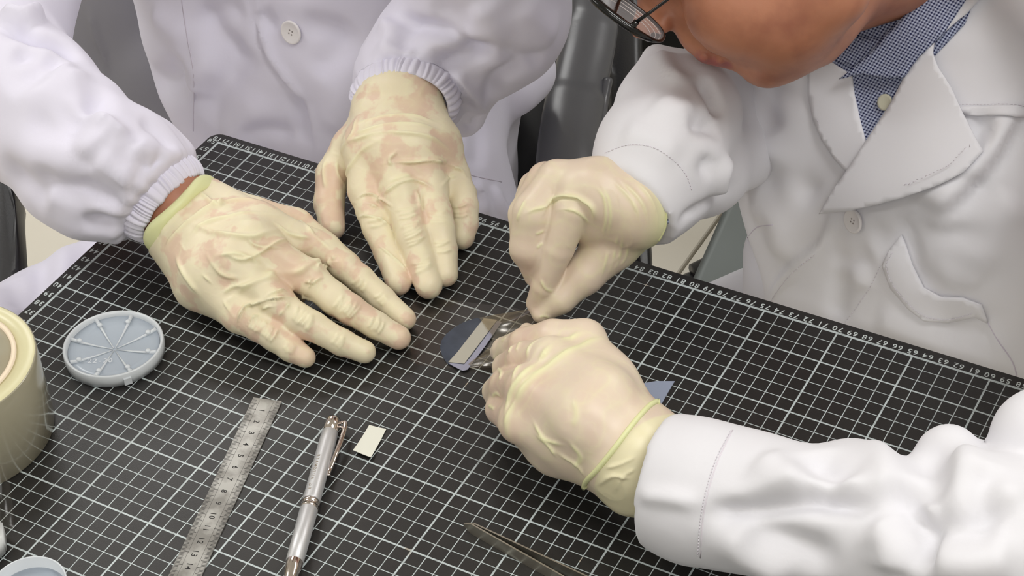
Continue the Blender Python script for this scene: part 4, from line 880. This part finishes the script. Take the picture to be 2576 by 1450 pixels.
# lapels
lapR = [(2191, 362), (2225, 310), (2258, 258), (2290, 195), (2324, 137), (2377, 84), (2400, 50), (2440, -20), (2500, -60), (2520, -60), (2440, 30), (2360, 102), (2356, 130), (2368, 168), (2399, 221), (2421, 274), (2448, 331), (2474, 380), (2430, 430), (2377, 459), (2289, 492), (2220, 510), (2156, 521), (2086, 525), (2110, 488), (2139, 446)]
def lr(u, v):                                   # free edges stand off the chest
    d = abs((v - 525) * .93 + (u - 2086) * .19) / 60; return .45 * math.exp(-d * d * .5) + .15
sTB.patch(lapR, 'lapel', M['coat_b'], coatB, .45, .16, 12, lr, True)
lapL = [(2040, 165), (2090, 150), (2150, 187), (2158, 240), (2172, 300), (2190, 366), (2188, 400), (2160, 440), (2139, 430), (2110, 400), (2075, 350), (2052, 300), (2040, 240)]
sTB.patch(lapL, 'lapel', M['coat_b'], coatB, .35, .14, 12, None, True)
st = MB(); sTBo = sTB
for q in ([(2100, 512), (2170, 505), (2240, 488), (2330, 458), (2400, 425), (2445, 385)],): sTB.stitches(q, st, 9, .6, .03, .9)
sTB.stitches([(2386, 265), (2450, 262), (2576, 268)], st, 9, .6, .03, .3)
sTB.stitches([(2400, 290), (2425, 330), (2450, 380)], st, 9, .6, .03, .62)
sTB.patch([(2392, 268), (2450, 266), (2600, 268), (2600, 296), (2549, 294), (2424, 288)], 'breast_pocket_welt', M['coat_b'], coatB, .12, .16, 12)
def ff(u, v):
    a = np.array((2600., 235.)); b_ = np.array((2300., 545.)); d_ = (b_ - a) / np.linalg.norm(b_ - a); q = np.array((u, v)) - a; side_ = q[0] * -d_[1] + q[1] * d_[0]
    return .95 * math.exp(-(side_ / 62) ** 2) - .85
welt = [(2271, 590), (2280, 612), (2297, 665), (2326, 722), (2368, 744), (2421, 746), (2470, 764), (2487, 810), (2456, 791), (2386, 808), (2328, 806), (2289, 775), (2245, 722), (2224, 665), (2245, 625)]
sTB.patch(welt, 'pocket_welt', M['coat_b'], coatB, .1, .2, 12)
sTB.stitches([(2250, 635), (2236, 668), (2256, 718), (2295, 765), (2335, 794), (2386, 797), (2450, 780)], st, 8, .6, .03, .34)
sTB.stitches([(2214, 520 + 150), (2190, 720), (2150, 780), (2112, 830)], st, 9, .5, .028, .02)
sTB.stitches([(2050, 640), (1990, 690), (1950, 740), (1940, 760)], st, 8, .6, .03, .02)
sTB.stitches([(2060, 300), (2080, 340), (2120, 395), (2150, 440)], st, 9, .6, .03, .38)
button(coatB, sTB, 2150, 555, .84, (-.25, 0, .1))
MB().add(*sTB.line([(2483, 808), (2509, 855), (2545, 908), (2558, 945)], .05, -.01)).obj('side_seam', M['seam'], coatB, True)
MB().add(*sTB.line([(1880, 598), (1905, 572), (1945, 566)], .04, -.01)).obj('side_seam', M['seam'], coatB, True)
# sleeves of B
cC = at(1598, 516, 132)
wr_c = pz(1610, 525, 8.2); dw = dep(wr_c)
gr = [(2.0, .8, [dc((1588, 520, dw, 116), (1660, 390, dw + 2, 150), (1712, 290, dw + 5, 138), (1745, 260, dw + 8, 110)), dc((1625, 535, dw + 1, 82), (1770, 435, dw + 7, 92), (1880, 370, dw + 14, 100))]),
      (.8, 1.2, [dc((1650, 146, dw + 6, 30), (1640, 240, dw + 5, 76)), dc((1650, 146, dw + 6, 28), (1700, 170, dw + 7, 38), (1790, 215, dw + 10, 58), (1830, 290, dw + 13, 70))]),
      (2, 1.5, [dc((1755, 270, dw + 12, 110), (1900, 120, dw + 18, 150))])]
axC = at(1700, 385, dw + 2) - at(1590, 510, dw); axC /= np.linalg.norm(axC)
fS = [([(1760, 190), (1790, 240), (1815, 300)], .6, -.55), ([(1720, 310), (1770, 310), (1815, 320)], .8, -.55), ([(1650, 250), (1700, 280), (1760, 290)], 1.2, .4), ([(1830, 390), (1815, 440), (1800, 500)], .6, .4), ([(1790, 390), (1770, 450)], .9, -.35), ([(1560, 330), (1640, 350), (1720, 400)], 1.2, .25), ([(1700, 560), (1770, 520), (1850, 470)], .5, -.3), ([(1660, 130), (1680, 180), (1720, 220)], .7, .4)]
sSC, slC = coat(gr, .3, 'right_sleeve', M['coat_b'], coatB, fS, (.06, 5, 40), clip=[(at(1592, 512, dw), -axC)])
sSC.stitches([(1522, 385), (1580, 365), (1640, 370), (1690, 400), (1725, 440), (1740, 480)], st, 9, .6, .03, .02)
cw = pz(1637, 1195, 5)
gr = [(1.4, .8, [zc((1628, 1200, 4.8, 168), (1760, 1240, 5.1, 172), (1900, 1268, 5.4, 165), (2100, 1310, 6, 170), (2290, 1355, 6.4, 180), (2480, 1385, 7.5, 228)) + dc((2650, 1330, 107, 235), (2800, 1130, 107, 150), (2870, 880, 108, 235), (2830, 560, 110, 200)) + [(np.array((71, 67, 20.)), 7.5)]]),
      (.6, 1.0, [zc((2135, 1180, 7, 76), (2200, 1270, 6.5, 90)), zc((2385, 1158, 8.5, 90), (2400, 1260, 7.5, 100))]),
      (.6, .3, [dc((2628, 1112, 105, 140), (2740, 1080, 106, 150))])]
axD = pz(1900, 1268, 5.4) - pz(1628, 1200, 4.8); axD /= np.linalg.norm(axD)
fS = [([(1600, 1245), (1680, 1252), (1760, 1268)], .5, .22), ([(1770, 1293), (1860, 1285), (1980, 1262), (2080, 1258), (2240, 1275)], .75, -.75), ([(1770, 1275), (1880, 1262), (2000, 1235), (2120, 1228), (2230, 1250)], .9, .45), ([(1850, 1350), (1980, 1370), (2120, 1420)], 1.3, -.45), ([(1800, 1320), (1900, 1400), (2000, 1460)], 1.4, .4), ([(2270, 1200), (2280, 1280), (2320, 1380), (2340, 1450)], .8, -.6),
      ([(2040, 1130), (2080, 1180), (2130, 1230)], 1.2, -.5), ([(2180, 1110), (2230, 1190), (2260, 1240)], 1.2, .4), ([(2300, 1310), (2400, 1330), (2530, 1320)], 1.2, -.5), ([(2320, 1400), (2440, 1410), (2560, 1390)], 1.3, .45), ([(2470, 1170), (2480, 1250), (2540, 1320)], 1.0, -.6), ([(2400, 1080), (2430, 1170), (2500, 1240), (2560, 1300)], 1.2, .4),
      ([(2200, 1300), (2240, 1370), (2250, 1450)], 1.4, .4), ([(1900, 1150), (1960, 1190), (2040, 1200)], 1.2, .35), ([(2340, 1120), (2350, 1200), (2300, 1260)], 1.2, -.4)]
sSD, slD = coat(gr, .3, 'left_sleeve', M['coat_b'], coatB, fS, (.08, 5, 50), clip=[(cw + axD * .55, -axD)], fs=2.1)
sSD.stitches([(1838, 1085), (1800, 1160), (1775, 1240), (1762, 1310), (1755, 1400)], st, 8, .6, .03, .02)
MB().add(*sSD.line([(1843, 1083), (1806, 1160), (1781, 1240), (1768, 1310), (1762, 1405)], .045, -.01)).obj('cuff_seam', M['thread'], coatB, True)
tag(st.obj('stitching', M['thread'], coatB, True), kind='stuff')

# ------------------------------------------------------------------ bodies (one continuous mesh each) and heads
def place(o, fwd, up_):                         # local head axes -> world
    f_ = np.array(fwd, float); f_ /= np.linalg.norm(f_); u_ = np.array(up_, float); u_ -= f_ * (u_ @ f_); u_ /= np.linalg.norm(u_); r_ = np.cross(f_, u_)
    return lambda *c: [(np.array(o) + r_ * x + f_ * y + u_ * z, r) for x, y, z, r in c]
H = place((-4, 73, 52), (.1, -.75, -.65), (0, -.4, .8))
headA = [H((0, -1, 3, 8.2), (0, 1.5, 3, 7.6)), H((0, 2, -4, 6.2), (0, 6.0, -8.2, 2.6)), H((-4.5, 1, -5, 2.6), (-2, 5.5, -8.6, 1.8)), H((4.5, 1, -5, 2.6), (2, 5.5, -8.6, 1.8)), H((0, 8.2, 1.2, 1.0), (0, 9.8, -2.4, 1.0)), H((-1.1, 8.8, -2.7, .7), (1.1, 8.8, -2.7, .7)), H((-2, 7.4, -5, 1.0), (2, 7.4, -5, 1.0)), H((-7.6, -1, -1, 1.0), (-8, -1.6, 2, 1.2)), H((7.6, -1, -1, 1.0), (8, -1.6, 2, 1.2))]
bodyA = [(1.5, 1.5, headA), (2, 2.5, [wc((-4, 79, 46, 5.6), (-4, 84, 28, 6.2)), wc((-19, 83, 23, 5), (11, 85, 23, 5)), wc((-4, 84, 22, 8.5), (-4, 82, -20, 9.5)), wc((-12, 80, -25, 7), (-16, 46, -23, 5.5)), wc((6, 80, -25, 7), (9, 52, -25, 5.5))]),
         (1, 1, [[(np.array((-21, 82, 22.)), 4.6), (at(-60, 125, 145), 4.0)] + zc((300, 430, 5.5, 110), (447, 530, 4.3, 95), (500, 565, 4.0, 45), (620, 640, 3.8, 35)), [(np.array((13, 84, 22.)), 4.6)] + dc((1225, -120, 139, 110)) + [(at(1150, 100, 144), 2.4), (cB + aB * 3, 1.9), (cB, 1.15), (pz(1000, 330, 4.4), 1.0), (pz(1015, 430, 3.4), .8)]])]
V, Fc = sculpt(bodyA, .4); V = relax(V, Fc, 2); sb = Surf(V, Fc); sb.obj('body', M['skin'], person_a)
def eyes(H, parent):
    M.setdefault('eye', new_mat('eye white', srgb(230, 226, 220), .15)); M.setdefault('iris', new_mat('dark iris', srgb(40, 26, 20), .1)); M.setdefault('lip', new_mat('lips', srgb(150, 84, 78), .4))
    for sx_ in (-3.1, 3.1):
        (c, r), (c2, r2) = H((sx_, 6.9, .2, 1.25), (sx_, 7.55, 0, .7)); e = sculpt([(.1, .1, [[(c, r)]])], .16); o = mesh_obj('eye', *e, M['eye'], parent)
        e = sculpt([(.1, .1, [[(c2, r2)]])], .12); mesh_obj('iris', *e, M['iris'], o)
eyes(H, person_a)
V, Fc = sculpt([(1, 1, [H((0, -1.6, 3.6, 8.6), (0, .6, 5.2, 7.6)), H((-5, -3, 0, 4.4), (-5, -4, -3, 3.6)), H((5, -3, 0, 4.4), (5, -4, -3, 3.6))])], .4); mesh_obj('hair', V, Fc, M['hair'], person_a)
# B: head bowed, left cheek towards the camera
hB = [dc((1500, -300, 120, 270), (1720, -330, 122, 310), (1800, -300, 122, 290)), dc((1922, 158, 121.5, 40), (2010, 74, 121, 110)), dc((1932, 146, 121, 50), (2080, -30, 116.5, 95), (2060, -170, 116, 100)), dc((1932, 146, 122.5, 50), (2090, -30, 127.5, 95), (2060, -170, 128, 100)),
      dc((1858, 8, 119, 140), (1960, 20, 118.6, 150)), dc((1858, 8, 125, 140), (1960, 20, 126, 150)), dc((1960, 60, 121.5, 130), (2040, 20, 121.5, 120))]
fe = [(.8, .35, [dc((1768, 78, 122.2, 64), (1740, 0, 122.4, 80)), dc((1790, 136, 122, 27), (1850, 128, 122, 42), (1880, 130, 121.8, 50))]),
      (.5, .45, [dc((1640, -120, 122.4, 50), (1652, 0, 122.4, 42), (1613, 72, 122.6, 29)), dc((1664, 62, 121.6, 27), (1676, 40, 121.8, 30)), dc((1664, 62, 123.4, 27), (1676, 40, 123.2, 30))]),
      (.1, .22, [dc((1772, 142, 121.2, 15), (1768, 140, 122, 17), (1772, 142, 122.9, 15)), dc((1812, 150, 121.2, 15), (1802, 150, 122, 17), (1812, 150, 122.9, 15))]),
      (.4, .8, [dc((1940, -250, 115.2, 50), (1985, -190, 115, 45)), dc((1430, -150, 120.5, 60), (1560, -110, 119, 55))])]
neck = [(2.5, 2.2, [dc((2050, -130, 123, 215), (2230, -190, 127, 215), (2330, -200, 134, 200)), [(at(2330, -200, 134), 5.5), (np.array((55, 83, 6.)), 5.5), (np.array((57, 78, -20.)), 9.)], wc((43, 88, 4, 3.6), (62, 84, 6, 3.6)), wc((56, 80, -22, 7), (52, 60, -25, 6)), wc((60, 76, -22, 7), (64, 54, -25, 6))]),
        (1, 1, [wc((43, 88, 4, 3)) + dc((1775, 320, dw + 13, 55), (1680, 400, dw + 3, 85), (1622, 520, dw, 52), (1520, 520, dw, 45), (1460, 520, dw, 30)), wc((62, 84, 6, 3)) + dc((2800, 420, 131, 70), (2850, 720, 112, 110), (2830, 900, 110, 120), (2720, 1310, 107, 160)) + zc((2200, 1320, 6, 120), (1700, 1180, 5, 95), (1620, 1150, 4.8, 88), (1540, 1080, 5.2, 60), (1450, 1000, 5.2, 40))])]
V, Fc = sculpt([(1.6, 1.5, hB)] + fe + neck, .28); V = relax(V, Fc, 2); sb = Surf(V, Fc)
sb.begin()
sb.fold([(1700, 40), (1730, 80), (1790, 125), (1850, 158)], .3, -.08); sb.fold([(1860, 174), (1882, 180), (1900, 172)], .3, -.1)
sb.end()
for lc_, lr_ in ((at(1772, 148, 121.6), .62), (at(1800, 156, 121.6), .62), (at(1826, 158, 121.4), .5)):
    sb.tint = np.maximum(sb.tint, np.clip(2.0 - 2 * np.linalg.norm(sb.V - lc_, axis=1) / lr_ * .75, 0, 1))
sb.obj('body', M['skin'], person_b)
V, Fc = sculpt([(1, 1, [dc((1500, -330, 120.5, 290), (1740, -370, 122, 325), (1860, -320, 122, 300)), dc((1960, -330, 118, 110), (2050, -300, 119, 130)), dc((1960, -330, 126, 110), (2050, -300, 125, 130))])], .4); mesh_obj('hair', V, Fc, M['hair'], person_b)
for dd in (118.6, 125.4):
    c = at(1560, -75, dd); o = mesh_obj('eye', *sculpt([(.1, .1, [[(c, 1.2)]])], .16), M['eye'], person_b)
    mesh_obj('iris', *sculpt([(.1, .1, [[(at(1560, -60, dd), .85)]])], .12), M['iris'], o)
# spectacles
gl = thing('eyeglasses', 'black-framed eyeglasses worn by the bowed person at the top edge', 'eyeglasses', at(1600, 30, 119))
LC = at(1574, 30, 118.6); e1 = at(1674, 104, 118.6) - LC; e1 /= np.linalg.norm(e1); e2 = at(1557, 52, 116.7) - LC; e2 = e2 - e1 * (e2 @ e1); e2 /= np.linalg.norm(e2)
lat = -e2 * 6.2
def lens(c0, sg):
    P = []; n = 64
    for k in range(n + 1):
        a = 2 * math.pi * k / n; sq = lambda x, p: math.copysign(abs(x) ** p, x); P.append(c0 + e1 * 2.75 * sq(math.cos(a), .8) + e2 * 2.05 * sq(math.sin(a), .85))
    rs = [.11 + .16 * max(0, math.sin(2 * math.pi * k / n - .55)) ** .6 for k in range(n + 1)]
    rim = MB().add(*tube(P, rs, 10, False, 1.0, np.cross(e1, e2))).obj('rim', M['frame_black'], gl, True)
    nn = np.cross(e1, e2); MB().add([tuple(p + nn * s_) for s_ in (-.09, .09) for p in P[:-1]], [tuple(range(n))[::-1], tuple(range(n, 2 * n))] + [(i, (i + 1) % n, n + (i + 1) % n, n + i) for i in range(n)]).obj('lens', M['lens'], rim)
lens(LC, 1); lens(LC + lat, -1)
M['lens_edge_reflection'] = new_mat('painted lens edge reflection', srgb(225, 215, 210), .15)  # pale tubes painted as the ring reflections inside the thick lens
for q_ in (.93, .84, .74):
    MB().add(*tube([LC + np.cross(e1, e2) * (1 - q_) * 1.4 + e1 * 2.75 * q_ * math.copysign(abs(math.cos(a)) ** .8, math.cos(a)) + e2 * 2.05 * q_ * math.copysign(abs(math.sin(a)) ** .85, math.sin(a)) for a in np.linspace(0, 2 * math.pi, 65)], .022, 6, False)).obj('lens_edge_reflection', M['lens_edge_reflection'], gl, True)
MB().add(*tube(spline([LC - e1 * .4 + e2 * 2.0, LC - e1 * .9 + lat * .5, LC + lat - e2 * 2.0 - e1 * .4], 6), .14, 8)).obj('bridge', M['frame_black'], gl, True)
hz = at(1600, 56, 116.6)
MB().add(*tube([hz, at(1640, 28, 116.2), at(1685, -6, 115.6), at(1850, -150, 115), at(1960, -240, 114.6), at(2010, -210, 115)], [.13, .1, .1, .12, .12, .1], 8)).obj('temple', M['frame_black'], gl, True)
MB().add(*tube([at(1572, 66, 117.0), at(1590, 68, 116.8), at(1602, 54, 116.6)], [.2, .24, .2], 8)).obj('hinge', M['frame_black'], gl, True)
hz2 = LC + lat + e2 * 1.9
MB().add(*tube([hz2, hz2 + (at(1850, -150, 129) - hz2) * .5, at(1850, -150, 129), at(1960, -240, 129.3)], .11, 8)).obj('temple', M['frame_black'], gl, True)

# panel under A's arm with the coat's deep shade painted in as grey, glove cuffs
M['painted_shade'] = new_mat('coat cloth with painted shade', srgb(128, 126, 132), .85)  # white coat cloth darkened to grey, shade put into the colour
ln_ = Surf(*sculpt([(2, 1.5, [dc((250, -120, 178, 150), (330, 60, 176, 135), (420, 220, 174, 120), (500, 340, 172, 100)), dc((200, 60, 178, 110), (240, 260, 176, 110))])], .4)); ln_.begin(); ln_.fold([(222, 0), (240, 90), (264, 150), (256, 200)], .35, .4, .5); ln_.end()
tag(ln_.obj('coat_shade_panel', M['painted_shade'], coatA, False), 'inner side of the coat, its shade painted in as grey')
def rim_pts(L_): return [np.array(sC.T.find_nearest(Vector(at(u_, v_, dw + d_)))[0]) for u_, v_, d_ in L_]
MB().add(*tube(spline(rim_pts([(1566, 444, .2), (1600, 449, -.6), (1632, 466, -1.2), (1662, 500, -1.6), (1678, 540, -1.6), (1676, 575, -1.0), (1655, 604, -.4)]), 6), .1, 8)).obj('glove_edge', M['rim'], gloveC, True)
MB().add(*tube(spline([p_ + nC * .16 for p_ in rim_pts([(1646, 478, -1.2), (1666, 502, -1.4), (1679, 535, -1.4), (1680, 560, -1.0)])], 6), .12, 8)).obj('shirt_cuff', M['gingham'], person_b, True)

ring_between('rolled_rim', sD, [(1657, 1008), (1630, 1025), (1590, 1070), (1545, 1130), (1500, 1185), (1476, 1210), (1467, 1231)], .16, M['rim'], gloveD, .02)

# ------------------------------------------------------------------ chairs
M['seat_black'] = new_mat('black seat fabric', srgb(34, 33, 35), .7)
ca = thing('office_chair', 'black office chair with a wide glossy dark grey curved armrest under the left person', 'chair', (-10, 95, -TZ * 100))
MB().add(*tube(spline([at(*p) for p in ((1500, -140, 178), (1496, 0, 176), (1478, 120, 173), (1456, 220, 170), (1438, 310, 167), (1428, 400, 164), (1424, 520, 161))], 8), [1.9] * 4 + [2.15] * 8 + [2.4] * 14 + [2.62] * 23, 28, True, .5, RC[2])).obj('armrest', M['grey_gloss'], ca, True)
MB().add(*tube(spline([at(*p) for p in ((1530, 200, 170), (1519, 260, 169), (1513, 330, 167), (1506, 430, 165))], 8), .42, 12)).obj('armrest_brace', M['grey_gloss'], ca, True)
slab('armrest', [(-120, 380, 172), (22, 400, 170), (34, 520, 168), (48, 680, 164), (55, 820, 160), (-90, 860, 160)], 4, M['black_plastic'], ca, .8)
def soft(name, c, s_, r, mat, par, rz=0):
    v, f = box((0, 0, 0), s_); bm = bmesh.new(); vs = [bm.verts.new(p * .01) for p in v]; [bm.faces.new([vs[i] for i in q]) for q in f]
    bmesh.ops.recalc_face_normals(bm, faces=bm.faces); bmesh.ops.bevel(bm, geom=list(bm.edges), offset=r * .01, segments=4, affect='EDGES'); bmesh.ops.rotate(bm, cent=(0, 0, 0), matrix=Matrix.Rotation(rz, 3, 'Z'), verts=bm.verts); bmesh.ops.translate(bm, vec=Vector(W(c)), verts=bm.verts)
    me = bpy.data.meshes.new(name); bm.to_mesh(me); bm.free(); me.materials.append(mat); me.polygons.foreach_set('use_smooth', np.ones(len(me.polygons), bool)); o = bpy.data.objects.new(name, me); COL.objects.link(o); o.parent = par; o.matrix_parent_inverse = par.matrix_world.inverted(); return o
soft('seat', (-9, 96, -37), (46, 50, 8), 3, M['seat_black'], ca)
slab('seat_side', [(1262, 330, 172), (1290, 300, 172), (1345, 240, 174), (1380, 150, 176), (1420, 120, 176), (1430, 470, 168), (1300, 520, 168), (1262, 440, 170)], 5, M['seat_black'], ca, 1.2)
soft('backrest', (-9, 128, -8), (44, 6, 52), 2.5, M['seat_black'], ca)
def base(par, x, y, z):
    MB().add(*lathe([(2.6, 7), (2.6, 22), (1.6, 22.2), (1.6, z)], (x, y, -TZ * 100), (0, 0, 1), 24)).obj('column', M['black_plastic'], par, True)
    for k in range(5):
        a = 2 * math.pi * k / 5 + .3; e = np.array((x + 29 * math.cos(a), y + 29 * math.sin(a), -TZ * 100 + 6.5)); MB().add(*tube([np.array((x, y, -TZ * 100 + 10.)), e], [2.4, 1.4], 10)).obj('leg', M['black_plastic'], par, True)
        MB().add(*lathe([(0, -1.6), (2.6, -1.6), (3, -1), (3, 1), (2.6, 1.6), (0, 1.6)], e - np.array((0, 0, 3.4)), (-math.sin(a), math.cos(a), 0), 20)).obj('caster', M['black_plastic'], par, True)
base(ca, -9, 96, 35)
cb = thing('chair', 'grey-green plastic shell chair under the right person', 'chair', (58, 92, -TZ * 100))
slab('side_shell', [(1905, 330, 172), (1872, 430, 170), (1836, 508, 168), (1800, 590, 166), (1745, 712, 163), (1700, 800, 161), (2020, 840, 161), (2100, 420, 170)], 3, M['grey_green'], cb, .5)
soft('seat', (58, 92, -38), (46, 44, 5), 2, M['grey_green'], cb, -.4)
soft('backrest', (68, 117, -10), (44, 4, 40), 1.8, M['grey_green'], cb, -.4)
for sx_, sy_ in ((-1, -1), (1, -1), (1, 1), (-1, 1)): MB().add(*tube([np.array((58 + sx_ * 17, 92 + sy_ * 16, -40.)), np.array((58 + sx_ * 20, 92 + sy_ * 19, -TZ * 100))], 1.3, 12)).obj('leg', M['steel'], cb, True)
cc = thing('office_chair', 'black chair backrest standing between the two persons, right of the grey armrest', 'chair', (18, 118, -TZ * 100))
slab('backrest', [(1520, -160, 186), (1610, -160, 186), (1617, 60, 183), (1618, 110, 182), (1622, 300, 178), (1634, 500, 174), (1645, 690, 170), (1600, 720, 170), (1562, 560, 173), (1541, 420, 176), (1533, 300, 178), (1529, 190, 180), (1530, 60, 183)], 3.5, M['black_plastic'], cc, .9)
soft('seat', (22, 158, -33), (44, 40, 7), 3, M['seat_black'], cc); base(cc, 22, 158, 39)
MB().add(*tube([at(1570, 300, 181), np.array((18, 130, -34.)), np.array((20, 142, -36.))], 2.2, 12)).obj('back_bracket', M['black_plastic'], cc, True)
